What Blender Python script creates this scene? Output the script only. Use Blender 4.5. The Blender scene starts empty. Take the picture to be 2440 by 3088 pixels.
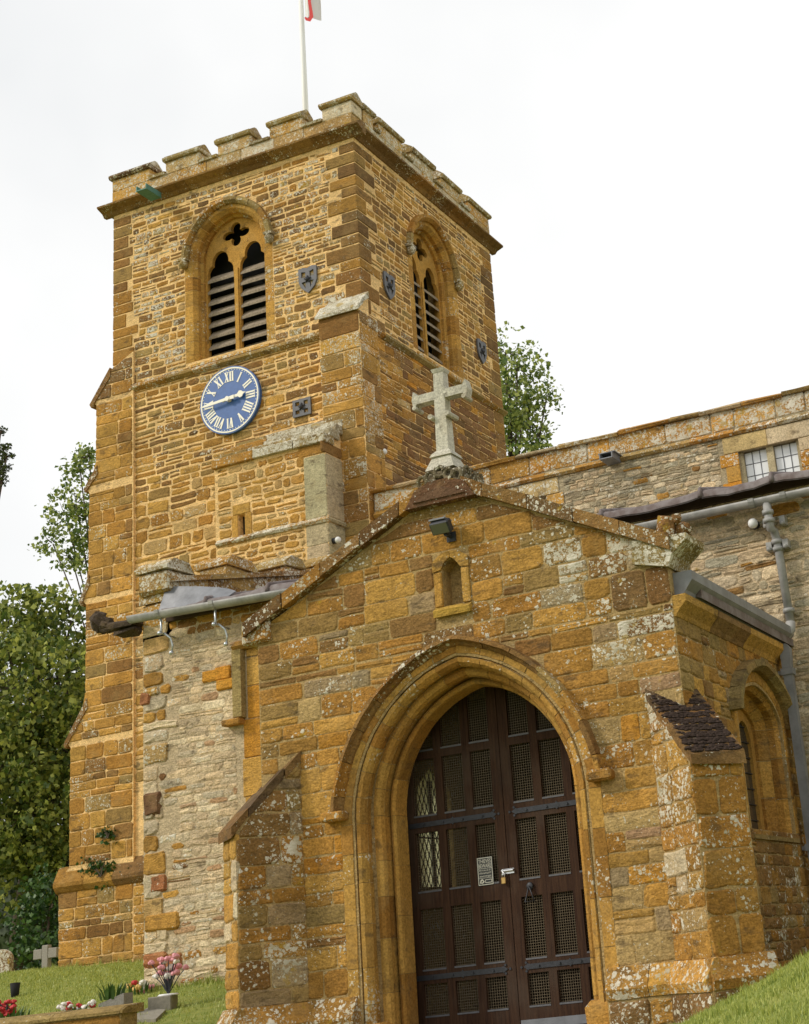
import bpy, math, random
import numpy as np
from mathutils import Vector, Matrix
from mathutils.geometry import tessellate_polygon
SC = bpy.context.scene
COL = SC.collection
R = math.radians
rnd = random.Random(7)

# ------------------------------------------------------------------ camera
CAM = np.array([6.0262, -11.4854, 0.4917]); YAW, PITCH, ROLL = 0.3526, 0.3120, -0.1099
FPX, PPX, PPY = 4463.3, 1904.8, 1441.0            # in pixels of a 2440 x 3088 picture
def cam_axes():
    f = np.array([-math.sin(YAW)*math.cos(PITCH), math.cos(YAW)*math.cos(PITCH), math.sin(PITCH)])
    r = np.array([math.cos(YAW), math.sin(YAW), 0.0]); u = np.cross(r, f)
    return (r*math.cos(ROLL)+u*math.sin(ROLL), -r*math.sin(ROLL)+u*math.cos(ROLL), f)
CR, CU, CF = cam_axes()
def at(u, v, ax, val):
    d = CF + CR*(u-PPX)/FPX - CU*(v-PPY)/FPX
    i = 'xyz'.index(ax); t = (val-CAM[i])/d[i]
    return Vector(CAM + t*d)
def proj(p):
    d = np.array(p)-CAM; w = d@CF
    return PPX+FPX*(d@CR)/w, PPY-FPX*(d@CU)/w, w
cd = bpy.data.cameras.new('camera'); cam = bpy.data.objects.new('camera', cd); COL.objects.link(cam)
cam.matrix_world = Matrix(((CR[0], CU[0], -CF[0], CAM[0]), (CR[1], CU[1], -CF[1], CAM[1]), (CR[2], CU[2], -CF[2], CAM[2]), (0, 0, 0, 1)))
cd.sensor_fit = 'VERTICAL'; cd.sensor_height = 36; cd.lens = FPX/3088*36
cd.shift_x = -(PPX-1220)/3088; cd.shift_y = (PPY-1544)/3088
cd.clip_end = 3000; cd.clip_start = 0.05
SC.camera = cam

# ------------------------------------------------------------------ light
SUN = Vector((-0.66, -0.50, 0.62)).normalized()
w = bpy.data.worlds.new('World'); SC.world = w; w.use_nodes = True
nt = w.node_tree; nt.nodes.clear()
sky = nt.nodes.new('ShaderNodeTexSky'); sky.sky_type = 'NISHITA'; sky.sun_disc = False
sky.sun_elevation = math.asin(SUN.z); sky.sun_rotation = math.atan2(SUN.x, SUN.y); sky.dust_density = 3
tc = nt.nodes.new('ShaderNodeTexCoord'); nz = nt.nodes.new('ShaderNodeTexNoise'); nz.inputs['Scale'].default_value = 1.6
nz.inputs['Detail'].default_value = 5
nt.links.new(tc.outputs['Generated'], nz.inputs['Vector'])
cr = nt.nodes.new('ShaderNodeValToRGB')
cr.color_ramp.elements[0].position = .30; cr.color_ramp.elements[0].color = (7.9, 8.15, 8.3, 1)
cr.color_ramp.elements[1].position = .58; cr.color_ramp.elements[1].color = (11.3, 11.25, 11.1, 1)
nt.links.new(nz.outputs['Fac'], cr.inputs['Fac'])
mx = nt.nodes.new('ShaderNodeMix'); mx.data_type = 'RGBA'; mx.inputs['Factor'].default_value = .94
nt.links.new(sky.outputs[0], mx.inputs[6]); nt.links.new(cr.outputs[0], mx.inputs[7])
bg = nt.nodes.new('ShaderNodeBackground'); bg.inputs['Strength'].default_value = .070
nt.links.new(mx.outputs[2], bg.inputs['Color'])
ow = nt.nodes.new('ShaderNodeOutputWorld'); nt.links.new(bg.outputs[0], ow.inputs[0])
sl = bpy.data.lights.new('sun', 'SUN'); sl.energy = 1.5; sl.angle = R(10); sl.color = (1, .93, .82)
so = bpy.data.objects.new('sun', sl); COL.objects.link(so); so.rotation_euler = SUN.to_track_quat('Z', 'Y').to_euler()
so.location = (0, 0, 40)
SC.view_settings.view_transform = 'Standard'; SC.view_settings.look = 'None'
SC.view_settings.exposure = 0.50; SC.view_settings.gamma = 1; SC.view_settings.use_curve_mapping = False

# ------------------------------------------------------------------ materials
def new_mat(name):
    m = bpy.data.materials.new(name); m.use_nodes = True
    return m, m.node_tree, m.node_tree.nodes, m.node_tree.links, m.node_tree.nodes['Principled BSDF']
def N(ns, t, **k):
    n = ns.new(t)
    for a, b in k.items():
        if a in n.inputs: n.inputs[a].default_value = b
        else: setattr(n, a, b)
    return n
def mixn(ns, ln, fac, a, b, blend='MIX'):
    m = ns.new('ShaderNodeMix'); m.data_type = 'RGBA'; m.blend_type = blend
    for sock, v in ((m.inputs[0], fac), (m.inputs[6], a), (m.inputs[7], b)):
        if isinstance(v, (int, float)): sock.default_value = v
        elif isinstance(v, tuple): sock.default_value = (*v, 1)[:4]
        else: ln.new(v, sock)
    return m.outputs[2]
def ramp(ns, ln, src, stops):
    r = ns.new('ShaderNodeValToRGB'); e = r.color_ramp.elements
    while len(e) < len(stops): e.new(.5)
    for i, (p, c) in enumerate(stops):
        e[i].position = p; e[i].color = (c, c, c, 1) if not isinstance(c, tuple) else (*c, 1)
    ln.new(src, r.inputs[0]); return r.outputs[0]
def math_(ns, ln, op, a, b=0.0):
    m = ns.new('ShaderNodeMath'); m.operation = op
    for i, v in enumerate((a, b)):
        if isinstance(v, (int, float)): m.inputs[i].default_value = v
        else: ln.new(v, m.inputs[i])
    return m.outputs[0]
def stone_mat(name, bump=.5, strata=2.1, mid_lo=.66, lich_scale=1.0):
    """tint attribute: rgb = the stone's own colour, alpha = how much lichen grows on it"""
    m, t, ns, ln, bs = new_mat(name)
    at_ = N(ns, 'ShaderNodeAttribute', attribute_name='tint')
    geo = N(ns, 'ShaderNodeNewGeometry'); pos = geo.outputs['Position']
    mp = N(ns, 'ShaderNodeMapping'); ln.new(pos, mp.inputs['Vector']); mp.inputs['Scale'].default_value = (1, 1, strata)
    def noise(sc, det, v=pos, ro=.6):
        n = N(ns, 'ShaderNodeTexNoise', Scale=sc, Detail=det, Roughness=ro); ln.new(v, n.inputs['Vector']); return n.outputs['Fac']
    big = noise(1.3, 4); mid = noise(12, 7, mp.outputs[0], .68); fine = noise(55, 5); lump = noise(22, 4, mp.outputs[0])
    c = mixn(ns, ln, 1.0, at_.outputs['Color'], ramp(ns, ln, mid, [(.28, mid_lo), (.5, 1.02), (.72, 2.04-mid_lo-.06)]), 'MULTIPLY')
    c = mixn(ns, ln, 1.0, c, ramp(ns, ln, big, [(.3, .82), (.55, 1.06), (.7, 1.14)]), 'MULTIPLY')
    c = mixn(ns, ln, 1.0, c, ramp(ns, ln, fine, [(.3, .62), (.55, 1.05), (.75, 1.3)]), 'MULTIPLY')
    # rusty and grey weathering patches
    c = mixn(ns, ln, math_(ns, ln, 'MULTIPLY', ramp(ns, ln, noise(3.1, 5), [(.52, 0), (.68, 1)]), .28), c, (.40, .27, .11))
    c = mixn(ns, ln, math_(ns, ln, 'MULTIPLY', ramp(ns, ln, noise(4.3, 6, mp.outputs[0]), [(.58, 0), (.66, 1)]), .55), c, (.085, .06, .035))
    # lichen: crusty white rosettes, more of them where alpha is high
    nv = N(ns, 'ShaderNodeTexNoise', Scale=34, Detail=3); ln.new(pos, nv.inputs['Vector'])
    sc_ = N(ns, 'ShaderNodeVectorMath', operation='SCALE'); sc_.inputs['Scale'].default_value = .05
    wv = N(ns, 'ShaderNodeVectorMath', operation='ADD'); ln.new(nv.outputs['Color'], sc_.inputs[0]); ln.new(pos, wv.inputs[0]); ln.new(sc_.outputs[0], wv.inputs[1])
    al = at_.outputs['Alpha']
    reg = noise(2.4*lich_scale, 6, pos, .65)                           # where the colonies sit
    cover = math_(ns, ln, 'MULTIPLY', math_(ns, ln, 'SUBTRACT', math_(ns, ln, 'ADD', math_(ns, ln, 'MULTIPLY', reg, 1.9), al), .92), 1.0)
    def rosettes(sc, amp, seed):
        vor = N(ns, 'ShaderNodeTexVoronoi', Scale=sc*lich_scale, feature='F1'); ad = N(ns, 'ShaderNodeVectorMath', operation='ADD')
        ad.inputs[1].default_value = (seed, seed, seed); ln.new(wv.outputs[0], ad.inputs[0]); ln.new(ad.outputs[0], vor.inputs['Vector'])
        sx = N(ns, 'ShaderNodeSeparateColor'); ln.new(vor.outputs['Color'], sx.inputs[0])
        rad = math_(ns, ln, 'MULTIPLY', math_(ns, ln, 'MULTIPLY', cover, amp), math_(ns, ln, 'SUBTRACT', math_(ns, ln, 'MULTIPLY', sx.outputs[0], 1.5), .45))
        return ramp(ns, ln, math_(ns, ln, 'ADD', math_(ns, ln, 'SUBTRACT', rad, vor.outputs['Distance']), .5), [(.49, 0), (.54, 1)])
    spotm = math_(ns, ln, 'MAXIMUM', rosettes(10, .62, 0), math_(ns, ln, 'MAXIMUM', rosettes(24, 1.05, 3.3), rosettes(42, .95, 7.7)))
    crust = ramp(ns, ln, math_(ns, ln, 'ADD', noise(60*lich_scale, 4, pos, .75), math_(ns, ln, 'MULTIPLY', cover, .26)), [(.74, 0), (.79, 1)])
    has = ramp(ns, ln, al, [(.02, 0), (.10, 1)])
    mask = math_(ns, ln, 'MULTIPLY', math_(ns, ln, 'MAXIMUM', spotm, crust), math_(ns, ln, 'MULTIPLY', has, .86))
    lc = mixn(ns, ln, ramp(ns, ln, noise(5, 4), [(.38, 0), (.66, 1)]), (.78, .74, .62), (.50, .46, .34))
    c = mixn(ns, ln, mask, c, lc)
    # a little orange-yellow lichen
    ym = math_(ns, ln, 'MULTIPLY', ramp(ns, ln, math_(ns, ln, 'MULTIPLY', noise(5.2, 6), math_(ns, ln, 'ADD', .9, math_(ns, ln, 'MULTIPLY', al, .25))), [(.64, 0), (.69, 1)]), .6)
    c = mixn(ns, ln, ym, c, (.42, .27, .03))
    ln.new(c, bs.inputs['Base Color']); bs.inputs['Roughness'].default_value = .95
    bs.inputs['Specular IOR Level'].default_value = .15
    h = math_(ns, ln, 'ADD', math_(ns, ln, 'MULTIPLY', lump, .7), math_(ns, ln, 'MULTIPLY', fine, .45))
    h = math_(ns, ln, 'ADD', h, math_(ns, ln, 'MULTIPLY', mask, .10))
    b = N(ns, 'ShaderNodeBump', Strength=bump, Distance=.03); ln.new(h, b.inputs['Height']); ln.new(b.outputs[0], bs.inputs['Normal'])
    return m
STONE = stone_mat('ironstone', .75)
SMOOTH = stone_mat('dressed_stone', .30, 1.2, .82)
def simple(name, col, rough=.6, metal=0.0, noise=0.0, nscale=20, bump=0.0, spec=.5, col2=None):
    m, t, ns, ln, bs = new_mat(name)
    bs.inputs['Roughness'].default_value = rough; bs.inputs['Metallic'].default_value = metal
    bs.inputs['Specular IOR Level'].default_value = spec
    bs.inputs['Base Color'].default_value = (*col, 1)
    if noise or bump:
        tcn = N(ns, 'ShaderNodeNewGeometry'); n = N(ns, 'ShaderNodeTexNoise', Scale=nscale, Detail=6, Roughness=.65)
        ln.new(tcn.outputs['Position'], n.inputs['Vector'])
        if col2: c = mixn(ns, ln, ramp(ns, ln, n.outputs['Fac'], [(.4, 0), (.62, 1)]), col, col2)
        else: c = mixn(ns, ln, 1.0, col, ramp(ns, ln, n.outputs['Fac'], [(.25, 1-noise), (.75, 1+noise)]), 'MULTIPLY')
        ln.new(c, bs.inputs['Base Color'])
        if bump:
            b = N(ns, 'ShaderNodeBump', Strength=bump, Distance=.02); ln.new(n.outputs['Fac'], b.inputs['Height']); ln.new(b.outputs[0], bs.inputs['Normal'])
    return m
def glass(name, col, rough=.06, trans=.0, spec=1.0):
    m, t, ns, ln, bs = new_mat(name)
    bs.inputs['Base Color'].default_value = (*col, 1); bs.inputs['Roughness'].default_value = rough
    bs.inputs['Specular IOR Level'].default_value = spec; bs.inputs['Transmission Weight'].default_value = trans
    return m
LEAD = simple('weathered_lead', (.13, .095, .085), .7, .1, .45, 7, .15, col2=(.22, .19, .185))
LEADL = simple('pale_lead', (.20, .205, .22), .5, .2, .3, 9, .15)
CAME = simple('lead_came', (.10, .10, .11), .5, .4)
PIPE = simple('grey_paint_round', (.37, .36, .34), .5, 0, .3, 7, .08, .4, col2=(.25, .25, .235))
GALV = simple('galvanised', (.55, .58, .60), .35, .7, .2, 30)
DPIPE = simple('dark_grey_paint', (.235, .24, .25), .45, 0, .3, 5, .06, .4, col2=(.17, .17, .175))
WOOD = simple('dark_oak', (.046, .022, .012), .8, 0, .35, 14, .15, .12)
def wood(name, c0, c1):
    m, t, ns, ln, bs = new_mat(name); g_ = N(ns, 'ShaderNodeNewGeometry'); mp = N(ns, 'ShaderNodeMapping'); mp.inputs['Scale'].default_value = (30, 30, 1.6)
    ln.new(g_.outputs['Position'], mp.inputs['Vector']); n = N(ns, 'ShaderNodeTexNoise', Scale=2.0, Detail=6, Roughness=.7); ln.new(mp.outputs[0], n.inputs['Vector'])
    n2 = N(ns, 'ShaderNodeTexNoise', Scale=2.2, Detail=5); ln.new(g_.outputs['Position'], n2.inputs['Vector'])
    c = mixn(ns, ln, ramp(ns, ln, n.outputs['Fac'], [(.35, 0), (.65, 1)]), c0, c1); c = mixn(ns, ln, math_(ns, ln, 'MULTIPLY', ramp(ns, ln, n2.outputs['Fac'], [(.5, 0), (.72, 1)]), .5), c, (.085, .060, .042))
    ln.new(c, bs.inputs['Base Color']); bs.inputs['Roughness'].default_value = .75; bs.inputs['Specular IOR Level'].default_value = .15
    b = N(ns, 'ShaderNodeBump', Strength=.3, Distance=.01); ln.new(n.outputs['Fac'], b.inputs['Height']); ln.new(b.outputs[0], bs.inputs['Normal']); return m
WOOD = wood('dark_oak', (.028, .013, .008), (.068, .034, .018))
IRON = simple('black_iron', (.045, .047, .055), .5, .4, .3, 20, .15)
PLATE = simple('grey_iron', (.12, .12, .13), .6, .2, .25, 20, .1)
WIRE = simple('mesh_wire', (.22, .17, .105), .6, .2)
BLACK = simple('black_void', (.012, .012, .012), .9)
BLUE = simple('clock_blue', (.040, .120, .36), .35, 0, .2, 8, 0, .5)
GOLD = simple('clock_gold', (.92, .88, .74), .4, .0)
WHITE = simple('white_paint', (.8, .8, .78), .5)
BRASS = simple('brass', (.62, .40, .14), .35, .7)
STEEL = simple('bright_steel', (.75, .76, .78), .25, .8)
COPPER = simple('green_copper', (.10, .24, .20), .7, .1, .3, 20, .1)
CLEARG = glass('window_quarry', (.78, .80, .82), .28)
DARKG = glass('dark_quarry', (.03, .035, .035), .1)
LOUV = simple('weathered_louvre', (.29, .235, .17), .9, 0, .5, 26, .4, .2)
GRAN = simple('grey_granite', (.30, .28, .24), .9, 0, .35, 60, .3, .2)
CONC = simple('concrete', (.27, .25, .20), .9, 0, .25, 25, .2, .2)
FLAGM = simple('white_cloth', (.80, .80, .80), .8)
REDC = simple('red_cloth', (.62, .05, .05), .8)
BARK = simple('bark', (.09, .07, .05), .9, 0, .4, 12, .5, .2)
SOLAR = simple('solar_lens', (.13, .13, .09), .2)
FLOORM = simple('paving', (.22, .19, .14), .9, 0, .3, 8, .2, .2)
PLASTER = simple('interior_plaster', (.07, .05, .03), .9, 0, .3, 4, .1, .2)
MOSS = simple('dry_moss', (.055, .038, .030), 1.0, 0, .5, 40, .8, .1)
PINK = simple('pink_petal', (.75, .33, .36), .7); RED = simple('red_petal', (.50, .03, .03), .7)
CREAM = simple('white_petal', (.8, .76, .68), .7); YEL = simple('yellow_petal', (.62, .40, .10), .7)
def leaf_mat(name, c0, c1, trans=.35):
    m, t, ns, ln, bs = new_mat(name)
    a = N(ns, 'ShaderNodeAttribute', attribute_name='tint')
    c = mixn(ns, ln, a.outputs['Fac'], c0, c1)
    d = N(ns, 'ShaderNodeBsdfTranslucent'); ln.new(c, d.inputs[0]); ln.new(c, bs.inputs['Base Color'])
    bs.inputs['Roughness'].default_value = .45; bs.inputs['Specular IOR Level'].default_value = .4
    s = N(ns, 'ShaderNodeMixShader'); s.inputs[0].default_value = trans
    ln.new(bs.outputs[0], s.inputs[1]); ln.new(d.outputs[0], s.inputs[2]); ln.new(s.outputs[0], ns['Material Output'].inputs[0])
    return m
LEAF = leaf_mat('lime_leaf', (.065, .115, .018), (.55, .58, .13))
LEAFB = leaf_mat('birch_leaf', (.08, .14, .03), (.50, .55, .14))
LEAFD = leaf_mat('yew_leaf', (.025, .045, .015), (.13, .17, .05), .2)
IVYM = leaf_mat('ivy_leaf', (.02, .06, .012), (.09, .17, .03), .2)
GRASSM = leaf_mat('grass_blade', (.18, .25, .04), (.56, .58, .14), .3)
TURF = simple('turf', (.17, .21, .045), 1.0, 0, .4, 5, .5, .1, col2=(.26, .27, .075))
ZINC = simple('zinc_sheet', (.20, .21, .23), .5, .3, .2, 8)

# ------------------------------------------------------------------ object helpers
WC = {}                                                   # world position of each object's origin
def meta(o, label=None, cat=None, group=None, kind=None):
    if label: o['label'] = label
    if cat: o['category'] = cat
    if group: o['group'] = group
    if kind: o['kind'] = kind
    return o
def thing(name, loc, label, cat, group=None):
    o = bpy.data.objects.new(name, None); COL.objects.link(o); o.location = loc; o.empty_display_size = .3
    WC[o] = Vector(loc); return meta(o, label, cat, group)
def link(name, verts, faces, mat, parent=None, smooth=False, tint=None):
    vs = np.array([tuple(v) for v in verts], float)
    c = (vs.min(0)+vs.max(0))/2
    if parent is None: c[2] = vs[:, 2].min()
    me = bpy.data.meshes.new(name); me.from_pydata((vs-c).tolist(), [], faces)
    if smooth: me.polygons.foreach_set('use_smooth', [True]*len(me.polygons))
    mats = mat if isinstance(mat, (list, tuple)) else [mat]
    for m in mats: me.materials.append(m)
    if tint is not None:
        a = me.color_attributes.new('tint', 'FLOAT_COLOR', 'POINT')
        arr = np.array(tint, float)
        if arr.ndim == 1: arr = np.tile(arr, (len(vs), 1))
        a.data.foreach_set('color', arr.ravel())
    me.update()
    o = bpy.data.objects.new(name, me); COL.objects.link(o)
    if parent is not None: o.parent = parent; o.location = Vector(c)-WC[parent]
    else: o.location = c
    WC[o] = Vector(c); return o
class Frame:
    def __init__(s, O, S, Nn): s.O = Vector(O); s.S = Vector(S).normalized(); s.N = Vector(Nn).normalized(); s.T = Vector((0, 0, 1))
    def P(s, a, t, n=0.0): return s.O+s.S*a+s.T*t+s.N*n
def south(y): return Frame((0, y, 0), (1, 0, 0), (0, -1, 0))
def east(x): return Frame((x, 0, 0), (0, 1, 0), (1, 0, 0))
WORLD = Frame((0, 0, 0), (1, 0, 0), (0, -1, 0))
class MB:
    """collects shapes that become one mesh"""
    def __init__(s): s.v = []; s.f = []; s.c = []; s.m = []
    def add(s, vs, fs, col=None, mi=0):
        o = len(s.v); s.v += [Vector(v) for v in vs]; s.f += [tuple(i+o for i in f) for f in fs]
        s.c += [col or (.4, .3, .15, 0)]*len(vs); s.m += [mi]*len(fs); return s
    def box(s, fr, s0, s1, t0, t1, n0, n1, col=None, mi=0):
        vs = [fr.P(a, t, n) for n in (n0, n1) for t in (t0, t1) for a in (s0, s1)]
        return s.add(vs, [(0, 2, 3, 1), (4, 5, 7, 6), (0, 1, 5, 4), (2, 6, 7, 3), (0, 4, 6, 2), (1, 3, 7, 5)], col, mi)
    def prism(s, fr, pts, n0, n1, holes=(), col=None, mi=0):
        """outline in the frame's (s,t) plane, with holes, from depth n0 to n1 (n1 outward)"""
        loops = [pts]+list(holes); flat = [p for l in loops for p in l]; k = len(flat)
        tris = tessellate_polygon([[Vector((p[0], p[1], 0)) for p in l] for l in loops])
        vs = [fr.P(p[0], p[1], n1) for p in flat]+[fr.P(p[0], p[1], n0) for p in flat]
        fs = []
        for a, b, c in tris:
            ar = (flat[b][0]-flat[a][0])*(flat[c][1]-flat[a][1])-(flat[b][1]-flat[a][1])*(flat[c][0]-flat[a][0])
            if ar < 0: b, c = c, b
            fs += [(a, b, c), (a+k, c+k, b+k)]
        o = 0
        for li, l in enumerate(loops):
            ar = sum(l[i][0]*l[(i+1) % len(l)][1]-l[(i+1) % len(l)][0]*l[i][1] for i in range(len(l)))
            for i in range(len(l)):
                a, b = o+i, o+(i+1) % len(l)
                if (ar > 0) != (li > 0): fs.append((a, a+k, b+k, b))
                else: fs.append((a, b, b+k, a+k))
            o += len(l)
        return s.add(vs, fs, col, mi)
    def bar(s, fr, prof, s0, s1, col=None, mi=0, j=0.0):
        """profile in (n,t) run along the frame's s axis"""
        k = len(prof); rr = rnd.uniform
        vs = [fr.P(a, p[1]+rr(-j, j), p[0]+rr(-j, j)) for a in (s0, s1) for p in prof]
        fs = [tuple(range(k)), tuple(range(2*k-1, k-1, -1))]+[(i, i+k, (i+1) % k+k, (i+1) % k) for i in range(k)]
        ar = sum(prof[i][0]*prof[(i+1) % k][1]-prof[(i+1) % k][0]*prof[i][1] for i in range(k))
        if ar > 0: fs = [f[::-1] for f in fs]
        # keep outward winding whichever way the profile is listed
        return s.add(vs, fs, col, mi)
    def tube(s, pts, r, n=10, col=None, mi=0, caps=True, rs=None):
        pts = [Vector(p) for p in pts]; o = []
        prev = None
        for i, p in enumerate(pts):
            d = (pts[min(i+1, len(pts)-1)]-pts[max(i-1, 0)]).normalized()
            if prev is None: a = d.orthogonal().normalized()
            else: a = (prev-d*prev.dot(d)).normalized()
            prev = a; b = d.cross(a); rad = rs[i] if rs else r
            o += [p+(a*math.cos(2*math.pi*k/n)+b*math.sin(2*math.pi*k/n))*rad for k in range(n)]
        fs = [(i*n+k, i*n+(k+1) % n, (i+1)*n+(k+1) % n, (i+1)*n+k) for i in range(len(pts)-1) for k in range(n)]
        if caps: fs += [tuple(range(n-1, -1, -1)), tuple(range((len(pts)-1)*n, len(pts)*n))]
        return s.add(o, fs, col, mi)
    def ball(s, c, r, col=None, mi=0, nu=10, nv=6, sc=(1, 1, 1)):
        c = Vector(c); vs = [c+Vector((0, 0, r*sc[2]))]
        for j in range(1, nv):
            ph = math.pi*j/nv
            vs += [c+Vector((r*sc[0]*math.sin(ph)*math.cos(2*math.pi*i/nu), r*sc[1]*math.sin(ph)*math.sin(2*math.pi*i/nu), r*sc[2]*math.cos(ph))) for i in range(nu)]
        vs.append(c-Vector((0, 0, r*sc[2]))); L = len(vs)-1
        fs = [(0, 1+i, 1+(i+1) % nu) for i in range(nu)]
        for j in range(nv-2):
            fs += [(1+j*nu+i, 1+(j+1)*nu+i, 1+(j+1)*nu+(i+1) % nu, 1+j*nu+(i+1) % nu) for i in range(nu)]
        fs += [(L, 1+(nv-2)*nu+(i+1) % nu, 1+(nv-2)*nu+i) for i in range(nu)]
        return s.add(vs, fs, col, mi)
    def block(s, fr, s0, s1, t0, t1, n0, n1, ch=.012, j=.006, col=None, r=rnd):
        """dressed block with worn, chamfered edges"""
        vs = []; idx = {}
        for ia in (0, 1):
            for it in (0, 1):
                for iN in (0, 1):
                    for ax in range(3):
                        q = [(s0, s1)[ia], (t0, t1)[it], (n0, n1)[iN]]; sg = [1-2*ia, 1-2*it, 1-2*iN]
                        for k in range(3):
                            if k != ax: q[k] += sg[k]*ch
                            q[k] += r.uniform(-j, j)
                        idx[(ia, it, iN, ax)] = len(vs); vs.append(fr.P(*q))
        g = lambda a, b, c, x: idx[(a, b, c, x)]
        fs = [(g(0, 0, 0, 0), g(0, 0, 1, 0), g(0, 1, 1, 0), g(0, 1, 0, 0)), (g(1, 0, 0, 0), g(1, 1, 0, 0), g(1, 1, 1, 0), g(1, 0, 1, 0)),
              (g(0, 0, 0, 1), g(1, 0, 0, 1), g(1, 0, 1, 1), g(0, 0, 1, 1)), (g(0, 1, 0, 1), g(0, 1, 1, 1), g(1, 1, 1, 1), g(1, 1, 0, 1)),
              (g(0, 0, 0, 2), g(0, 1, 0, 2), g(1, 1, 0, 2), g(1, 0, 0, 2)), (g(0, 0, 1, 2), g(1, 0, 1, 2), g(1, 1, 1, 2), g(0, 1, 1, 2))]
        for a in (0, 1):
            for b in (0, 1):
                fs.append((g(a, b, 0, 0), g(a, b, 1, 0), g(a, b, 1, 1), g(a, b, 0, 1)))
                fs.append((g(a, 0, b, 0), g(a, 1, b, 0), g(a, 1, b, 2), g(a, 0, b, 2)))
                fs.append((g(0, a, b, 1), g(1, a, b, 1), g(1, a, b, 2), g(0, a, b, 2)))
                for c in (0, 1): fs.append((g(a, b, c, 0), g(a, b, c, 1), g(a, b, c, 2)))
        return s.add(vs, fs, col)
    def build(s, name, mat, parent=None, smooth=False, tint=True):
        o = link(name, s.v, s.f, mat, parent, smooth, s.c if tint else None)
        if any(s.m): o.data.polygons.foreach_set('material_index', s.m)
        return o

# ------------------------------------------------------------------ colours of stone (albedo)
PAL = dict(gold=(.53, .292, .068), ochre=(.41, .212, .048), brown=(.235, .130, .048), dark=(.125, .077, .040), purple=(.170, .092, .050),
           grey=(.35, .28, .17), greygreen=(.32, .225, .085), cream=(.66, .52, .33), pale=(.52, .36, .155), orange=(.54, .245, .035), rust=(.34, .14, .06), pink=(.44, .29, .18),
           lime=(.54, .425, .275), limegrey=(.37, .315, .21))
GAIN = .97
def tint(weights, lich, r=rnd, var=.14):
    k = r.choices([a for a, _ in weights], [b for _, b in weights])[0]; c = PAL[k]; b_ = (.44, .225, .052); c = tuple(.78*p+.22*q for p, q in zip(c, b_)) if len(weights) > 2 and k not in ('cream', 'lime', 'limegrey') else c; m = GAIN*(1+r.uniform(-var, var)); h = r.uniform(-.06, .06)
    l = lich(r) if callable(lich) else lich
    return (c[0]*m, c[1]*m*(1+h), c[2]*m*(1+2*h), max(0, min(1, l)))
MORT_T = (.84, .56, .25, .0)      # warm ribbon pointing of the tower
MORT_P = (.42, .29, .125, .12)
MORT_A = (.55, .43, .27, .05)
MORT_N = (.40, .33, .21, .05)

# ------------------------------------------------------------------ masonry
class Masonry:
    """stones of one building; the largest in view become objects, the others one joined part"""
    def __init__(s): s.items = []
    def add(s, vs, fs, col, name='stone'):
        vs = [Vector(v) for v in vs]; c = sum(vs, Vector())/len(vs)
        u, v, w_ = proj(c); px = [proj(p) for p in vs]
        x0 = max(0, min(p[0] for p in px)); x1 = min(2440, max(p[0] for p in px)); y0 = max(0, min(p[1] for p in px)); y1 = min(3088, max(p[1] for p in px))
        area = max(0, x1-x0)*max(0, y1-y0)
        s.items.append((area, name, vs, fs, col))
    def flush(s, parent, mat=None, limit=290, hide=None):
        mat = mat or STONE
        by = {}
        for it in s.items: by.setdefault(it[1], []).append(it)
        for name, l in by.items():
            l.sort(key=lambda q: -q[0])
            for a, _, vs, fs, col in l[:limit]: link(name, vs, fs, mat, parent, False, col)
            rest = l[limit:]
            if rest:
                mb = MB()
                for a, _, vs, fs, col in rest: mb.add(vs, fs, col)
                meta(mb.build(name, mat, parent), kind='stuff')
def stone(fr, q, proud, col, M, jit=.006, ch=.18, r=rnd, name='stone', rag=0.0):
    """q: four corners (s,t) counter-clockwise from lower left"""
    w_ = q[1][0]-q[0][0]; h = q[3][1]-q[0][1]
    if w_ < .012 or h < .012: return
    c = min(ch*min(w_, h), .03)
    pts = []
    for i in range(4):
        p = Vector((q[i][0], q[i][1])); a = Vector(q[i-1][:2])-p; b = Vector(q[(i+1) % 4][:2])-p
        if a.length < 1e-4 or b.length < 1e-4: continue
        pts += [p+a.normalized()*c*r.uniform(.4, 1.4), p+b.normalized()*c*r.uniform(.4, 1.4)]
        if i in (0, 2) and w_ > .16:                                # a point in the middle of the long edges
            pts.append(p+b*.5+Vector((0, r.uniform(-jit, jit)*1.2)))
    pts = [p+Vector((r.uniform(-jit, jit), r.uniform(-jit, jit))) for p in pts]
    k = len(pts); cx = sum((p.x for p in pts))/k; cy = sum((p.y for p in pts))/k
    cen = Vector((cx, cy)); ins = min(.012, .18*min(w_, h))
    vs = [fr.P(p.x, p.y, -.03) for p in pts]
    vs += [fr.P(p.x, p.y, proud*.35) for p in pts]
    for p in pts:
        d = (cen-p); dx = math.copysign(min(abs(d.x), ins), d.x); dy = math.copysign(min(abs(d.y), ins), d.y)
        vs.append(fr.P(p.x+dx, p.y+dy, proud*r.uniform(.75, 1.15)+r.uniform(-rag, rag)))
    vs.append(fr.P(cx+r.uniform(-.2, .2)*w_, cy, proud*r.uniform(.8, 1.3)+r.uniform(-rag, rag)*1.5))
    fs = []
    for i in range(k):
        j_ = (i+1) % k
        fs += [(i, j_, k+j_, k+i), (k+i, k+j_, 2*k+j_, 2*k+i), (2*k+i, 2*k+j_, 3*k)]
    M.add(vs, fs, col, name)
def cut(iv, holes):
    for l, r_ in holes:
        out = []
        for a, b in iv:
            if r_ <= a or l >= b: out.append((a, b)); continue
            if l > a: out.append((a, l))
            if r_ < b: out.append((r_, b))
        iv = out
    return iv
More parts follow.
